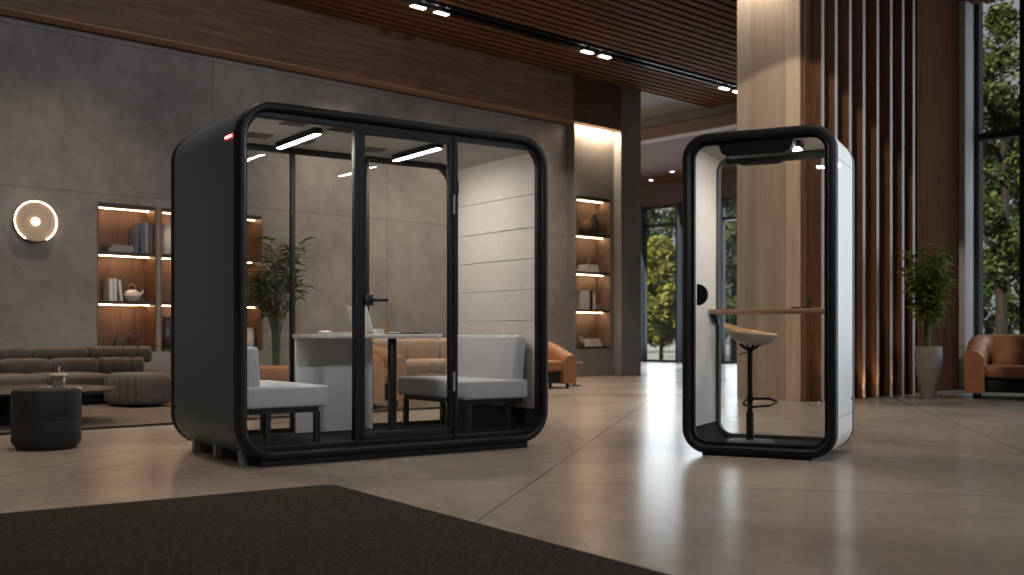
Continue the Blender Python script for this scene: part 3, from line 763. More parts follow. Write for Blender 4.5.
def zpane(bm, x0, x1, z0, z1, y, t=.010, r=None): box(bm, x0, x1, y - t / 2, y + t / 2, z0, z1)

# ---- large booth ---------------------------------------------------------------
PA = Vector((-1.618, 6.213, 0)); WA, HA, DA, RA, ZA = 2.305, 2.175, 1.33, .225, .039
CA, SA = 0.819, 0.5737
def ax(px, y):                             # local x of a sight direction at local depth y
    r = (px - 512) / F
    return (r * (PA.y + CA * y) - PA.x + SA * y) / (CA - r * SA)
pa = thing('meeting_booth', 'large graphite four-seat meeting booth with glass front and rear', 'booth', PA, ANG_A)
booth(pa, WA, HA, DA, RA, ZA, M['graphite'], rdeep=.11)
yg = .066
m1a, m1b = ax(353.5, yg), ax(363, yg)
m2a, m2b = ax(447.5, yg), ax(456, yg)
zt0, zt1 = ZA + .05, ZA + HA - .05
z_lo, z_hi = ZA + .088, ZA + HA - .097
def rails(y, name):
    bm = nb(); box(bm, .11, WA - .11, y - .02, y + .02, zt0 + .012, z_lo, .003); link(name, bm, M['black'], pa)
    bm = nb(); box(bm, .11, WA - .11, y - .02, y + .02, z_hi, zt1 - .012, .003); link(name, bm, M['black'], pa)
rails(yg, 'front_rail'); rails(DA - yg - .11, 'rear_rail')
for a, b in ((m1a - .0, m1a + .035), (m2b - .03, m2b)):
    bm = nb(); box(bm, a, b, yg - .025, yg + .025, zt0 + .01, zt1 - .01, .003); link('mullion', bm, M['black'], pa)
def corner_pane(x0, x1, y, left=None, t=.008):
    """glass pane with a rounded outer side matching the frame"""
    i = .068; R = RA - i
    zz0, zz1 = ZA + i, ZA + HA - i
    pts = []
    if left:
        pts = [(x1, zz0), (x1, zz1)] + [(x0 + R - R * math.sin(a), zz1 - R + R * math.cos(a)) for a in [PI / 2 * k / 8 for k in range(9)]] + [(x0 + R - R * math.cos(a), zz0 + R - R * math.sin(a)) for a in [PI / 2 * k / 8 for k in range(9)]]
    else:
        pts = [(x0, zz1), (x0, zz0)] + [(x1 - R + R * math.sin(a), zz0 + R - R * math.cos(a)) for a in [PI / 2 * k / 8 for k in range(9)]] + [(x1 - R + R * math.cos(a), zz1 - R + R * math.sin(a)) for a in [PI / 2 * k / 8 for k in range(9)]]
    bm = nb(); grid_rings(bm, [[(x, y - t / 2, z) for x, z in pts], [(x, y + t / 2, z) for x, z in pts]], True, True)
    return bm
link('glass_pane', corner_pane(.068, m1a, yg, True), M['glass'], pa, 0)
link('glass_pane', corner_pane(m2b, WA - .068, yg, False), M['glass'], pa, 0)
# door leaf
door = bpy.data.objects.new('door', None); C.objects.link(door); door.parent = pa; door['label'] = 'black framed glass door leaf'
dz0, dz1 = z_lo - .004, z_hi + .004
dx0, dx1 = m1a + .038, m2b - .033
bm = nb(); sw = .040
box(bm, dx0, dx0 + sw - .005, yg - .02, yg + .02, dz0, dz1, .003); box(bm, dx1 - sw + .01, dx1, yg - .02, yg + .02, dz0, dz1, .003)
box(bm, dx0, dx1, yg - .02, yg + .02, dz0, dz0 + .05, .003); box(bm, dx0, dx1, yg - .02, yg + .02, dz1 - .03, dz1, .003)
link('door_frame', bm, M['black'], door)
bm = nb(); box(bm, dx0 + sw - .01, dx1 - sw + .015, yg - .004, yg + .004, dz0 + .045, dz1 - .025); link('door_pane', bm, M['glass'], door, 0)
hz = EYE + 35 * 6.75 / F
bm = nb()
box(bm, dx0 + .022, dx0 + .082, yg - .045, yg - .019, hz - .035, hz + .035, .006)
tube(bm, [(dx0 + .06, yg - .04, hz), (dx0 + .07, yg - .075, hz), (dx0 + .10, yg - .08, hz), (dx0 + .165, yg - .08, hz)], .011, 10)
box(bm, dx0 + .022, dx0 + .082, yg + .019, yg + .045, hz - .035, hz + .035, .006)
link('door_handle', bm, M['blackmetal'], door)
for zz in (.42, 1.62):
    bm = nb(); lathe(bm, [(0, 0), (.009, 0), (.009, .13), (0, .13)], 12, (m2b - .032, yg - .024, zz)); link('hinge', bm, M['steel'], door)
# rear glass with two mullions
yr = DA - yg - .11
link('rear_glass', corner_pane(.068, WA * .5, yr, True), M['glass'], pa, 0)
link('rear_glass', corner_pane(WA * .5, WA - .068, yr, False), M['glass'], pa, 0)
for px in (293.5, 367.5):
    a = ax(px, yr - .02); bm = nb(); box(bm, a - .014, a + .014, yr - .025, yr + .025, zt0 + .01, zt1 - .01, .003); link('rear_mullion', bm, M['black'], pa)
# side wall felt boards with seams
bm = nb()
zsm = [.27, .68, .905, 1.13, 1.355, 1.58, 1.82, 1.93]
xi = WA - .055
for a, b in zip(zsm[:-1], zsm[1:]): box(bm, xi - .012, xi - .0005, .09, DA - .20, a + .0015, b - .0015, .003, 1)
link('felt_board', bm, M['felt'], pa)
bm = nb()
for a, b in zip(zsm[:-1], zsm[1:]): box(bm, .0555, .067, .09, DA - .20, a + .0015, b - .0015, .003, 1)
link('felt_board', bm, M['felt'], pa)
# ceiling vents and linear lamps
zc = ZA + HA - .055
for px, y in ((296, .28), (258, .82), (300, .86), (344, .28), (387, .26), (372, .86)):
    a = ax(px, y); bm = nb(); box(bm, a - .085, a + .085, y - .085, y + .085, zc - .007, zc - .0005, .002)
    for q in range(5): box(bm, a - .075, a + .075, y - .07 + q * .03, y - .056 + q * .03, zc - .011, zc - .006)
    link('vent', bm, M['vent'], pa, 0)
for p0, p1 in ((318.5, 277.5), (439, 394)):
    a = (ax(p0, .38) + ax(p1, .98)) / 2
    lb = nb(); box(lb, a - .028, a + .028, .34, 1.0, zc - .042, zc - .0005, .003); lo = link('linear_lamp', lb, M['black'], pa)
    lb = nb(); box(lb, a - .019, a + .019, .35, .99, zc - .0445, zc - .0415); link('diffuser', lb, M['ledwhite'], lo, 0)
# red badge on the outer shell, dark plug, feet
zr = EYE + 198.5 * 6.35 / F
bm = nb()
xo = .0035
def shell_x(z, R, zb, H_): 
    c = zb + H_ - R
    return R - math.sqrt(max(R * R - (z - c) ** 2, 0)) if z > c else 0
bpts = []
for y in (.112, .235):
    pts = []
    for zz in (zr - .011, zr - .004, zr + .004, zr + .011):
        pts.append((shell_x(zz, RA, ZA, HA) + .004 - .003, y, zz))
    bpts.append(pts)
bm = nb(); grid_rings(bm, bpts, False); bmesh.ops.solidify(bm, geom=bm.faces[:], thickness=.003); bdg = link('badge', bm, M['ledred'], pa, 0); bdg['label'] = 'small red glowing badge'
bpts = [[(shell_x(zz, RA, ZA, HA) + .004 - .007, y, zz) for zz in (zr - .004, zr + .004)] for y in (.12, .227)]
bm = nb(); grid_rings(bm, bpts, False); bmesh.ops.solidify(bm, geom=bm.faces[:], thickness=.002); link('badge_line', bm, M['ledpink'], bdg, 0)
bm = nb(); 
rings = [[(x, DA - .12 + .012 * math.cos(2 * PI * k / 14), .305 + .012 * math.sin(2 * PI * k / 14)) for k in range(14)] for x in (.006, -.002)]
grid_rings(bm, rings, True, True); link('plug', bm, M['black'], pa)
for px, y in ((196, 1.06), (217.5, .62), (242.5, .20)):
    bm = nb(); a = ax(px, y); box(bm, a - .022, a + .022, y - .025, y + .025, .0, ZA + .05, .004); link('foot', bm, M['steel'], pa)
for y in (.20, .62, 1.06):
    bm = nb(); box(bm, WA - .28, WA - .22, y - .03, y + .03, .0, ZA + .03, .004); link('foot', bm, M['steel'], pa)
bm = nb(); box(bm, .16, WA - .17, .035, DA - .10, .002, ZA + .012); link('plinth', bm, M['black'], pa)

ZF = ZA + .055                             # inner floor
def local(t, x, y, z=0.0):
    c, s = math.cos(t.rotation_euler.z), math.sin(t.rotation_euler.z)
    return Vector((t.location.x + c * x - s * y, t.location.y + s * x + c * y, z))

# benches
def bench(label, x, mirror, bh=.345, tilt=.10):
    t = thing('bench_seat', label, 'bench', local(pa, x, 0, ZF + .002), ANG_A, 'upholstered benches inside the large booth')
    s = -1 if mirror else 1
    def b(bm, x0, x1, *r, **k):
        lo, hi = sorted((s * x0, s * x1)); box(bm, lo, hi, *r, **k)
    L0, L1 = .145, 1.10; zs0, zs1 = .25, .385
    bm = nb(); b(bm, .02, .565, L0 - .02, L1, zs0, zs1, bev=.022, seg=4); link('seat', bm, M['bench'], t)
    bm = nb()
    mt = Matrix.Translation((s * (.012 + tilt * bh), 0, zs1 - .03)) @ Matrix.Rotation(s * -tilt, 4, 'Y')
    lo, hi = sorted((s * .0, s * .10))
    box(bm, lo, hi, L0 + .0, L1, 0.0, bh, .03, 4, mt); link('backrest', bm, M['bench'], t)
    bm = nb()
    for y in (L0 + .01, L1 - .05): b(bm, .06, .51, y, y + .03, zs0 - .035, zs0 - .001)
    for xx in (.06, .48): b(bm, xx, xx + .03, L0 + .01, L1 - .02, zs0 - .036, zs0 - .001)
    link('seat_frame', bm, M['blackmetal'], t, 0)
    for y in (L0 + .01, L1 - .05):
        for xx in (.155, .485):
            bm = nb(); b(bm, xx, xx + .035, y, y + .035, 0, zs0 - .03); link('leg', bm, M['blackmetal'], t, 0)
bench('left light grey bench with backrest inside the large booth', .075, False, .275, .06)
bench('right light grey bench with backrest against the cream felt wall', WA - .075, True)

# table inside
tz = EYE + .006
tx0, tx1 = ax(292, 1.11), ax(442.5, .50)
tb = thing('meeting_table', 'white table against the rear glass inside the large booth', 'table', local(pa, 0, 0, ZF + .001), ANG_A)
zz0 = tz - ZF - .001
bm = nb(); box(bm, tx0, tx1, .50, 1.11, zz0 - .030, zz0, .006); link('tabletop', bm, M['white'], tb)
p0, p1 = ax(295, 1.06), ax(372, 1.06)
bm = nb(); box(bm, p0, p1, 1.045, 1.075, 0, zz0 - .030, .003); link('panel_leg', bm, M['white'], tb)
pc = ax(392.5, .66)
bm = nb(); box(bm, pc - .024, pc + .024, .64, .69, .006, zz0 - .030, .003); link('post_leg', bm, M['blackmetal'], tb)
bm = nb(); box(bm, pc - .16, pc + .16, .55, .80, 0, .008, .003); link('foot_plate', bm, M['blackmetal'], tb)

def on_table(px, y): return local(pa, ax(px, y), y, tz + .0012)
lp = thing('laptop', 'open silver laptop on the white table behind the door stile', 'laptop', on_table(377, .85), ANG_A + PI / 2)
bm = nb(); box(bm, -.155, .155, -.11, .11, .0, .014, .005, 3); link('keyboard_base', bm, M['silver'], lp)
mt = Matrix.Translation((0, .108, .012)) @ Matrix.Rotation(-.30, 4, 'X')
bm = nb(); box(bm, -.155, .155, -.004, .004, 0, .20, .003, 2, mt); link('screen_lid', bm, M['silver'], lp)
bm = nb(); box(bm, -.148, .148, -.0052, -.0042,   .008, .192, mtx=mt); link('screen', bm, M['black'], lp)
cu = thing('cup', 'small tan ceramic cup on the white table right of the laptop', 'cup', on_table(385, .635), 0)
bm = nb(); lathe(bm, [(0, 0), (.022, 0), (.036, .075), (.037, .085), (.033, .085), (.02, .01), (0, .01)], 28); link('body', bm, M['terracotta'], cu)
nc = thing('card_box', 'small white card box on the white table beside the laptop', 'box', on_table(378, .555), ANG_A)
bm = nb(); box(bm, -.035, .035, -.03, .03, 0, .036, .003); link('carton', bm, M['paper'], nc)
ph = thing('tablet', 'thin dark tablet lying on the white table by the black leg', 'tablet', on_table(401, .60), ANG_A)
bm = nb(); box(bm, -.10, .08, -.06, .06, 0, .006, .002); link('slab', bm, M['black'], ph)
ph = thing('phone', 'small black phone lying near the right end of the white table', 'phone', on_table(414, .60), ANG_A)
bm = nb(); box(bm, .0, .03, -.05, .02, 0, .011, .003); link('slab', bm, M['black'], ph)
for k, (px, y, w, d, h, m, lab) in enumerate(((334, .80, .17, .13, .012, M['bookgrey'], 'grey notebook lying on the white table left of the laptop'), (345, .60, .13, .10, .010, M['paper'], 'white notepad next to the grey notebook on the table'))):
    t = thing('notebook', lab, 'notebook', on_table(px, y), ANG_A + .1 * k)
    bm = nb(); box(bm, -w / 2, w / 2, -d / 2, d / 2, 0, .003); box(bm, -w / 2, w / 2, -d / 2, d / 2, h, h + .003); link('cover', bm, m, t, 0)
    bm = nb(); box(bm, -w / 2 + .003, w / 2 - .003, -d / 2 + .003, d / 2 - .003, .003, h); link('pages', bm, M['paper'], t, 0)
mo = thing('mouse', 'small white computer mouse at the left on the white table', 'mouse', on_table(324.5, .70), ANG_A)
bm = nb(); superblob(bm, 0, 0, .012, .045, .028, .012, .7, 20, 10); link('body', bm, M['white'], mo)

# ---- small booth ---------------------------------------------------------------
PB = Vector((1.135, 7.05, 0)); WB, HB, DB, RB, ZB_ = 1.008, 2.131, .76, .165, .012
ANG_P = math.atan2(-0.449, 0.8934)
CB, SB = 0.8934, -0.449
def bx(px, y):
    r = (px - 512) / F
    return (r * (PB.y + CB * y) - PB.x + SB * y) / (CB - r * SB)
pb_ = thing('phone_booth', 'narrow white single-person phone booth with black rim and glass', 'booth', PB, ANG_P)
booth(pb_, WB, HB, DB, RB, ZB_, M['podwhite'], face=.055)
def full_pane(W_, H_, R, zb, i, y, t=.008):
    bm = nb(); a = rrect(W_ - 2 * i, H_ - 2 * i, R - i, y - t / 2, zb + i, i, 8); b = [(x, y + t / 2, z) for x, _, z in a]
    return grid_rings(bm, [a, b], True, True)
link('door_glass', full_pane(WB, HB, RB, ZB_, .062, .066), M['glass'], pb_, 0)
link('rear_glass', full_pane(WB, HB, RB, ZB_, .062, DB - .066), M['glass'], pb_, 0)
# rear inner reveal (grey ring)
link('rear_reveal', ringloft(WB, HB, RB, ZB_, [(.056, DB - .10), (.075, DB - .10), (.075, DB - .05), (.056, DB - .05)]), M['greyedge'], pb_, 40)
# hanging canopy and rear notch
def trap(x0, x1, zt, zb, inset, y0, y1):
    bm = nb(); r = .05
    pts = [(x0, zt), (x1, zt), (x1 - inset * .35, zt - (zt - zb) * .25), (x1 - inset * .75, zb + (zt - zb) * .18), (x1 - inset * 1.3, zb), (x0 + inset * 1.3, zb), (x0 + inset * .75, zb + (zt - zb) * .18), (x0 + inset * .35, zt - (zt - zb) * .25)]
    return grid_rings(bm, [[(x, y0, z) for x, z in pts], [(x, y1, z) for x, z in pts]], True, True)
ztop = ZB_ + HB - .04
link('canopy', trap(bx(714, .05), bx(798, .05), ztop, EYE + 180 * 6.9 / F, .07, .048, .16), M['black'], pb_, 30)
link('rear_rail', (lambda: box(nb(), .13, WB - .13, DB - .10, DB - .045, ZB_ + HB - .11, ZB_ + HB - .052, .004))(), M['black'], pb_)
link('rear_notch', trap(bx(734, .67), bx(787, .67), ZB_ + HB - .075, EYE + 170.5 * 7.5 / F, .05, DB - .10, DB - .05), M['black'], pb_, 30)
a = bx(796, .27)
bm = nb(); box(bm, a - .04, a + .04, .21, .34, ZB_ + HB - .105, ZB_ + HB - .056, .004); lh = link('lamp_housing', bm, M['black'], pb_)
bm = nb(); box(bm, a - .026, a + .026, .22, .33, ZB_ + HB - .109, ZB_ + HB - .1045); link('diffuser', bm, emit('booth_led', (1.0, .93, .84), 320), lh, 0)
# half-round pull on the glass
bm = nb(); hx = bx(697.5, .05); hzc = EYE + 40.5 * 7.0 / F; R = .072
pts = [(hx, hzc - R)] + [(hx + R * math.cos(q), hzc + R * math.sin(q)) for q in [-PI / 2 + PI * k / 16 for k in range(1, 16)]] + [(hx, hzc + R)]
grid_rings(bm, [[(x, .035, z) for x, z in pts], [(x, .061, z) for x, z in pts]], True, True); hd = link('pull_handle', bm, M['black'], pb_, 30); hd['label'] = 'black half-round door pull'
# desk
dz = EYE + 26 * 7.35 / F
bm = nb(); box(bm, .058, WB - .058, .47, DB - .105, dz - .035, dz, .004); dk = link('desk_shelf', bm, M['deskwood'], pb_); dk['label'] = 'oak desk shelf'
for xx in (.075, WB - .10):
    bm = nb(); box(bm, xx, xx + .02, .50, DB - .11, dz - .065, dz - .0352); box(bm, xx, xx + .02, .56, DB - .11, dz - .10, dz - .06); link('desk_bracket', bm, M['black'], dk, 0)
# outer seams, badge and plug on the white side
bm = nb()
xs = WB - .0035
for zz in (1.93, .27): box(bm, xs - .002, xs + .0006, .09, DB - .09, zz, zz + .005)
link('seam', bm, M['steel'], pb_, 0)
zr = EYE + 172 * 6.62 / F
bm = nb(); box(bm, xs - .001, xs + .004, .10, .16, zr - .012, zr + .012, .002); bg = link('badge', bm, M['ledpink'], pb_, 0); bg['label'] = 'small glowing pinkish badge'
bm = nb(); rings = [[(x, DB - .13 + .011 * math.cos(2 * PI * k / 14), .37 + .011 * math.sin(2 * PI * k / 14)) for k in range(14)] for x in (xs - .002, xs + .003)]
grid_rings(bm, rings, True, True); link('plug', bm, M['black'], pb_)
bm = nb(); box(bm, .14, WB - .15, .02, DB - .06, .001, ZB_ + .012); link('plinth', bm, M['black'], pb_)
# items on desk
ph = thing('phone_stand', 'small black phone dock standing on the oak desk of the narrow booth', 'dock', local(pb_, bx(808, .55), .55, dz + .001), ANG_P)
bm = nb(); box(bm, -.035, .035, -.03, .03, 0, .012, .004); link('base', bm, M['black'], ph)
bm = nb(); tube(bm, [(0, .0, .01), (.005, .004, .04), (.0, .008, .07)], [.012, .009, .006], 8); link('arm', bm, M['black'], ph)
ph = thing('glasses_case', 'flat black case lying on the oak desk beside the dock', 'case', local(pb_, bx(796, .55), .55, dz + .001), ANG_P)
bm = nb(); box(bm, -.03, .03, -.02, .02, 0, .011, .004, 3); link('case_body', bm, M['black'], ph)
# bar stool
st = thing('bar_stool', 'tan bar stool with black post and footrest inside the narrow booth', 'stool', local(pb_, bx(750, .34), .34, ZB_ + .057), ANG_P - .1)
bm = nb(); lathe(bm, [(0, 0), (.165, 0), (.165, .006), (.155, .012), (.04, .018), (0, .018)], 40); link('base_plate', bm, M['greyedge'], st)
zs = EYE - 8 * 7.2 / F - ZB_ - .057
bm = nb(); lathe(bm, [(0, .015), (.018, .015), (.018, zs - .03), (0, zs - .03)], 20); lathe(bm, [(0, .015), (.026, .015), (.026, .20), (.020, .21), (0, .21)], 20); link('post', bm, M['black'], st)
bm = nb()
for a in (.5, 2.2, 3.8, 5.4): tube(bm, [(0, 0, zs - .055), (.04 * math.cos(a), .04 * math.sin(a), zs - .03), (.075 * math.cos(a), .07 * math.sin(a), zs - .006)], .010, 6)
link('seat_bracket', bm, M['black'], st)
bm = nb(); tube(bm, [(0, 0, zs - .06), (-.05, -.02, zs - .07), (-.07, -.03, zs - .085)], .005, 6); link('lever', bm, M['black'], st)
zf = .26
bm = nb(); tube(bm, [(-.02, 0, zf + .035), (.0, -.13, zf + .01), (.06, -.18, zf - .01), (.17, -.10, zf + .0), (.19, .0, zf + .02), (.12, .06, zf + .035), (.0, .02, zf + .035)], .0085, 8); lathe(bm, [(.017, zf + .02), (.024, zf + .02), (.024, zf + .055), (.017, zf + .055)], 16, cap=False); link('footrest', bm, M['black'], st)
# seat shell: scooped with raised back to the left
def seat_surface(s, n=20, m=12, top=False):
    rings = []
    for j in range(m + 1):
        tq = j / m
        ring = []
        for i in range(n):
            a = 2 * PI * i / n
            x = math.cos(a) * .185 * tq * s; y = math.sin(a) * .175 * tq * s
            rise = max(0, -x / .185)
            z = .035 * (tq ** 3) + 0.066 * rise ** 1.6 - .018 * max(0, x / .185)
            if not top: z = z - .045 * (1 - tq ** 6) - .004
            ring.append((x if tq else 1e-4 * math.cos(a), y if tq else 1e-4 * math.sin(a), zs + .04 + z))
        rings.append(ring)
    return rings
bm = nb(); lower = seat_surface(1.0); upper = seat_surface(.97, top=True); 
grid_rings(bm, lower + upper[::-1], True, True); link('seat_shell', bm, M['shade'], st, 60)
bm = nb(); u2 = [[(x, y, z + .0035) for x, y, z in r] for r in seat_surface(.93, top=True)]
grid_rings(bm, u2, True, True); sp = link('seat_pad', bm, M['seatpad'], st, 60); sp['label'] = 'orange-tan seat pad'

# ------------------------------------------------------------------ armchairs and other lounge seating
def tub_chair(name, label, loc, rz, w=1.05, d=.85, hb=.80, ha=.56, m=None, pillow=True):
    m = m or M['tan']
    t = thing(name, label, 'armchair', loc, rz)
    # wrapped back and arms: a thick curved wall lofted along a U path, front towards -y
    bm = nb(); rings = []
    n = 28; th = .12
    for i in range(n + 1):
        q = i / n
        a = PI * 1.0 * q
        # U path: left arm front -> back -> right arm front
        if q < .28:
            f = q / .28; x = -w / 2 + th; y = -d / 2 + f * (d * .55)
            nx, ny = -1, 0
        elif q > .72:
            f = (1 - q) / .28; x = w / 2 - th; y = -d / 2 + f * (d * .55)
            nx, ny = 1, 0
        else:
            f = (q - .28) / .44; aa = PI - PI * f
            e = .6
            cx = math.copysign(abs(math.cos(aa)) ** e, math.cos(aa)); sy = abs(math.sin(aa)) ** e
            x = (w / 2 - th) * cx; y = -d / 2 + d * .55 + (d * .45 - th) * sy
            nx, ny = math.cos(aa), math.sin(aa)
        back = max(0, min(1, (y + d / 2) / d * 1.35)); h = ha + (hb - ha) * (back ** 1.0)
        ring = []
        for (o, z) in ((1, .07), (1.06, .3), (1.05, h - .06), (.75, h - .012), (.2, h), (-.45, h - .02), (-.9, h - .09), (-1, .36), (-1, .07)):
            ring.append((x + nx * th * o * .95, y + ny * th * o * .95, z))
        rings.append(ring)
    grid_rings(bm, rings, True, True); link('shell', bm, m, t, 60)
    bm = nb(); superblob(bm, 0, -.05, .335, w / 2 - .155, d / 2 - .10, .085, .30, 36, 14); link('seat_cushion', bm, m, t, 60)
    bm = nb(); box(bm, -w / 2 + .17, w / 2 - .17, -d / 2 + .10, d / 2 - .22, .08, .27, .02); link('base', bm, M['darkleather'], t)
    if pillow:
        bm = nb(); superblob(bm, 0, .13, .50, w / 2 - .27, .09, .12, .5, 32, 12, Matrix.Rotation(-.15, 4, 'X')); link('lumbar_pillow', bm, m, t, 60)
    for x in (-w / 2 + .12, w / 2 - .12):
        for y in (-d / 2 + .07, d / 2 - .22):
            bm = nb(); lathe(bm, [(0, 0), (.022, 0), (.028, .07), (0, .07)], 12, (x, y, 0)); link('foot', bm, M['black'], t)
    return t
tub_chair('armchair', 'large tan leather tub armchair with lumbar pillow by the tall right window', at(1019, 13.35), -0.50, w=1.2, d=.95, hb=.81, ha=.60)
tub_chair('armchair', 'tan leather armchair showing past the right edge of the large booth', at(542, 15.9), .55, w=.75, d=.75, hb=.70, ha=.50, pillow=False)
tub_chair('armchair', 'tan leather chair seen through the large booth right of the white panel', at(361, 11.35, .0165), 1.2, w=.74, d=.72, hb=.74, ha=.56, pillow=False)
# beige sofa further back
bs = thing('beige_sofa', 'beige sofa against the back wall seen through the large booth door', 'sofa', W(u_at(448, 12.9), 12.9, 0), ANG_B)
for x in (-1.0, -.34, .33):
    bm = nb(); superblob(bm, x, -.05, .32, .34, .42, .11, .3, 28, 12); link('seat_cushion', bm, M['beige'], bs, 60)
    bm = nb(); superblob(bm, x, .30, .56, .34, .13, .19, .4, 28, 12); link('back_cushion', bm, M['beige'], bs, 60)
for x in (-1.42, .75):
    bm = nb(); superblob(bm, x, -.02, .33, .10, .50, .27, .4, 24, 14); link('arm', bm, M['beige'], bs, 60)
bm = nb(); box(bm, -1.4, .73, -.42, .42, .05, .24, .02); link('base', bm, M['beige'], bs)
for x in (-1.3, .63):
    for y in (-.36, .36):
        bm = nb(); box(bm, x - .02, x + .02, y - .02, y + .02, 0, .05); link('foot', bm, M['black'], bs, 0)
# side table by the far armchair
sd = thing('side_table', 'small pale side table beside the far tan armchair', 'table', at(574.5, 16.55), 0)
bm = nb(); lathe(bm, [(0, .355), (.125, .355), (.13, .365), (.125, .375), (0, .375)], 32); link('tabletop', bm, M['deskwood'], sd)
bm = nb(); lathe(bm, [(0, 0), (.10, 0), (.10, .012), (.015, .02), (.012, .355), (0, .355)], 24); link('stem', bm, M['black'], sd)
# tan pouf behind the left bench
pf = thing('pouf', 'tan leather pouf seen through the large booth beside the left bench', 'ottoman', at(273, 10.75, .0165), .3)
bm = nb(); superblob(bm, 0, 0, .34, .23, .23, .13, .35, 36, 14); link('cushion', bm, M['tan'], pf, 60)
bm = nb(); box(bm, -.20, .20, -.20, .20, .08, .24, .02); link('base', bm, M['tan'], pf)
for sx in (-.15, .15):
    for sy in (-.15, .15):
        bm = nb(); lathe(bm, [(0, 0), (.015, 0), (.02, .085), (0, .085)], 10, (sx, sy, 0)); link('leg', bm, M['black'], pf)

# ------------------------------------------------------------------ plants
def blade(bm, base, direc, length, width, droop, rnd):
    d = Vector(direc).normalized(); up = Vector((0, 0, 1))
    side = d.cross(up)
    if side.length < .05: side = Vector((1, 0, 0))
    side.normalize(); p = Vector(base); n = 5; prev = None
    tw = rnd.uniform(-.5, .5)
    side = (side * math.cos(tw) + up * math.sin(tw)).normalized()
    for i in range(n + 1):
        q = i / n
        w = width * math.sin(PI * min(.97, .12 + .88 * q)) * .5 + .0008
        a = bm.verts.new(p + side * w); b = bm.verts.new(p - side * w)
        if prev: bm.faces.new((prev[0], a, b, prev[1]))
        prev = (a, b)
        d = (d + Vector((0, 0, -droop / n))).normalized(); p = p + d * (length / n)
def plant(name, label, loc, potprof, potm, ztop, h, rad, nst, nleaf, seed, leafm, ll=.22, q0=.30):
    rnd = random.Random(seed)
    t = thing(name, label, 'plant', loc, rnd.random() * 6)
    bm = nb(); lathe(bm, potprof, 40); link('pot', bm, potm, t, 50)
    bm = nb(); r0 = potprof[-2][0]; lathe(bm, [(0, ztop - .05), (r0 * .9, ztop - .05), (r0 * .9, ztop - .04), (0, ztop - .035)], 28); link('soil', bm, M['soil'], t)
    bs_ = nb(); bl = nb()
    for k in range(nst):
        a = 2 * PI * k / nst + rnd.uniform(-.3, .3); sp = rnd.uniform(.25, 1) * rad; hh = h * rnd.uniform(.6, 1.0)
        pts = [Vector((.05 * math.cos(a) * rnd.random(), .05 * math.sin(a) * rnd.random(), ztop - .05))]
        for q in (.35, .7, 1.0):
            pts.append(Vector((math.cos(a) * sp * q ** 1.7, math.sin(a) * sp * q ** 1.7, ztop + hh * (q - .12 * q ** 3))))
        tube(bs_, pts, [.010, .008, .006, .003], 6)
        for j in range(nleaf):
            q = q0 + (1 - q0) * (j + rnd.random()) / nleaf
            sidx = min(2, int(q * 3)); f = q * 3 - sidx
            if sidx == 3: sidx, f = 2, 1
            p = pts[sidx].lerp(pts[sidx + 1], min(1, f))
            b = a + rnd.choice((-1, 1)) * rnd.uniform(.5, 1.9)
            blade(bl, p, (math.cos(b), math.sin(b), rnd.uniform(.1, .9)), ll * rnd.uniform(.7, 1.25), ll * .17, rnd.uniform(.5, 1.5), rnd)
    link('stems', bs_, M['stem'], t, 60); link('foliage', bl, leafm, t, 0)
    return t
pv = VC - .66
pl = W(u_at(928.5, pv), pv, 0)
plant('potted_palm', 'bushy green palm in a tall grey tapered pot in front of the wood panel', pl,
      [(0, 0), (.085, 0), (.105, .10), (.145, .30), (.168, .46), (.168, .58), (.160, .655), (.148, .655), (.142, .58), (0, .58)], M['pot'], .66, 1.45, .31, 22, 36, 11, M['leafplant'], .22)
plant('potted_plant', 'leafy dark plant in a pot behind the large booth, seen through its rear glass', at(276, 12.15, .0165),
      [(0, 0), (.14, 0), (.19, .12), (.22, .38), (.21, .42), (.19, .42), (.17, .36), (0, .36)], M['pot'], .42, 1.72, .36, 15, 30, 12, M['leafdark'], .22, .5)

# ------------------------------------------------------------------ light
wd = bpy.data.worlds.new('world'); S.world = wd; wd.use_nodes = True
nt = wd.node_tree; nt.nodes.clear()
bgn = nt.nodes.new('ShaderNodeBackground'); on = nt.nodes.new('ShaderNodeOutputWorld')
sk = nt.nodes.new('ShaderNodeTexSky'); sk.sky_type = 'HOSEK_WILKIE'; sk.turbidity = 8; sk.ground_albedo = .3; sk.sun_direction = (-.3, -.5, .6)
mx = nt.nodes.new('ShaderNodeMix'); mx.data_type = 'RGBA'; mx.inputs['Factor'].default_value = .8; mx.inputs['B'].default_value = (.42, .41, .40, 1)
nt.links.new(sk.outputs[0], mx.inputs['A']); nt.links.new(mx.outputs['Result'], bgn.inputs[0])
bgn.inputs[1].default_value = 0.6
nt.links.new(bgn.outputs[0], on.inputs[0])

def area(name, loc, target, sx, sy, power, col, spread=None):
    l = bpy.data.lights.new(name, 'AREA'); l.shape = 'RECTANGLE'; l.size = sx; l.size_y = sy; l.energy = power; l.color = col
    if spread: l.spread = spread
    o = bpy.data.objects.new(name, l); C.objects.link(o); o.location = loc
    o.rotation_euler = (Vector(target) - Vector(loc)).to_track_quat('-Z', 'Y').to_euler()
    return o
def spot(name, loc, target, power, col, size, blend=.4, soft=.04):
    l = bpy.data.lights.new(name, 'SPOT'); l.energy = power; l.color = col; l.spot_size = size; l.spot_blend = blend; l.shadow_soft_size = soft
    o = bpy.data.objects.new(name, l); C.objects.link(o); o.location = loc
    o.rotation_euler = (Vector(target) - Vector(loc)).to_track_quat('-Z', 'Y').to_euler()
    return o
sun = bpy.data.lights.new('sun', 'SUN'); sun.energy = 4.5; sun.angle = .02; sun.color = (1, .9, .72)
so = bpy.data.objects.new('sun', sun); C.objects.link(so)
so.rotation_euler = Vector((.55, .62, -.62)).to_track_quat('-Z', 'Y').to_euler()
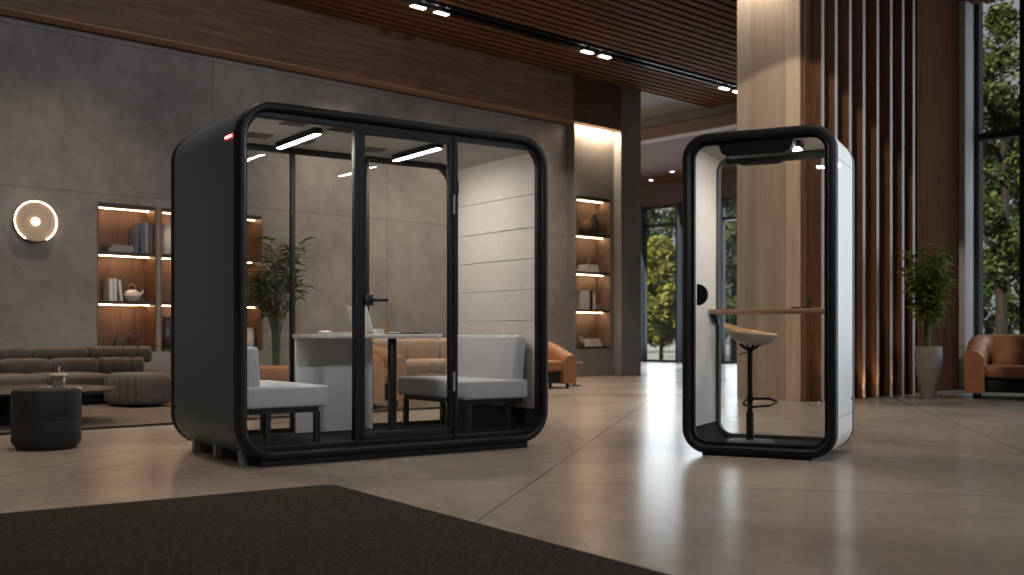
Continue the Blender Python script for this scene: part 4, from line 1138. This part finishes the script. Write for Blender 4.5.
# daylight through the long right window wall and the far window
area('daylight_right_window', W(URW + 1.0, -1.2, 3.0), W(0, -1.2, 2.2), 12.5, 5.4, 620, (.86, .92, 1.0))
area('daylight_far_window', W(UFAR + .8, 17.5, 2.4), W(14, 15, -1.5), 10, 4.2, 320, (.84, .92, 1.0), 2.3)
for u, e in ((-4, 400), (0, 400), (3.5, 430)):
    spot('front_fill', W(u, -6.5, ZC - .1), W(u + 1.8, V0, 3.0), e * 1.5, (.90, .94, 1.0), 1.15, 1.0, .15)  # unseen fill spots behind the camera, added to lift the wall
for u in (-1.5, 2.0, 5.0, 8.5, 12.0):
    spot('ceiling_fill', W(u, VT, ZC - .05), W(u, VT - .3, 0), 240, (1, .80, .60), 1.9, .9)  # added fill along the track line, not placed at the fixtures
for u in (-1, 3.0, 7.0, 11.0):
    spot('ceiling_fill', W(u, 7.5, ZC - .05), W(u, 7.5, 0), 200, (1, .82, .64), 1.8, .9)  # unseen row added as fill for the floor
for u, v in ((2, 2.5), (5.5, 3.0), (9, 3.2)):
    spot('ceiling_fill', W(u, v, ZC - .05), W(u, v, 0), 140, (1, .84, .68), 1.7, .9)  # unseen nearer row, added to warm and brighten the front floor
spot('ceiling_fill', W(9.0, 9.0, ZC - .05), W(8.3, 7.6, 0), 330, (1, .86, .72), 1.0, .9)  # added to brighten the floor between the booths
spot('ceiling_fill', W(11.5, 11.5, ZC - .05), W(11.5, 11.0, 0), 300, (1, .88, .76), 1.1, .9)  # unseen extra fill on the rear floor
for px, e in ((330, 300), (430, 330), (520, 330)):
    u = u_at(px, V0)
    spot('wall_fill', W(u, VT, ZC - .05), W(u + .2, V0, 1.7), e, (1, .80, .64), 1.2, 1.0)  # warm wash added to brighten the wall behind the large booth
cv = area('linear_cove', W((N3[0] + N3[1]) / 2, VP2 - .07, ZS0 - .03), W(0, 0, 0), 1.0, .03, 24, (1, .74, .5)); cv.rotation_euler = (.12, 0, ANG_B)
spot('front_fill', W(3.5, -6.5, ZC - .1), W(10.5, V0, 4.0), 1500, (.90, .94, 1.0), .75, 1.0, .15)  # unseen fill added to brighten the right part of the wall
spot('column_sun_fill', W(6.8, 5.2, ZC - .1), W(UC, VC + .3, 2.2), 400, (1, .80, .58), .66, .15)  # added spot imitating the sun patch on the column

S.view_settings.view_transform = 'Standard'; S.view_settings.look = 'None'
S.view_settings.gamma = 1; S.view_settings.use_curve_mapping = False
S.view_settings.exposure = 0.7
S.cycles.use_denoising = True
S.cycles.max_bounces = 8; S.cycles.transparent_max_bounces = 24; S.cycles.glossy_bounces = 4
S.cycles.caustics_reflective = False; S.cycles.caustics_refractive = False
S.cycles.sample_clamp_indirect = 6
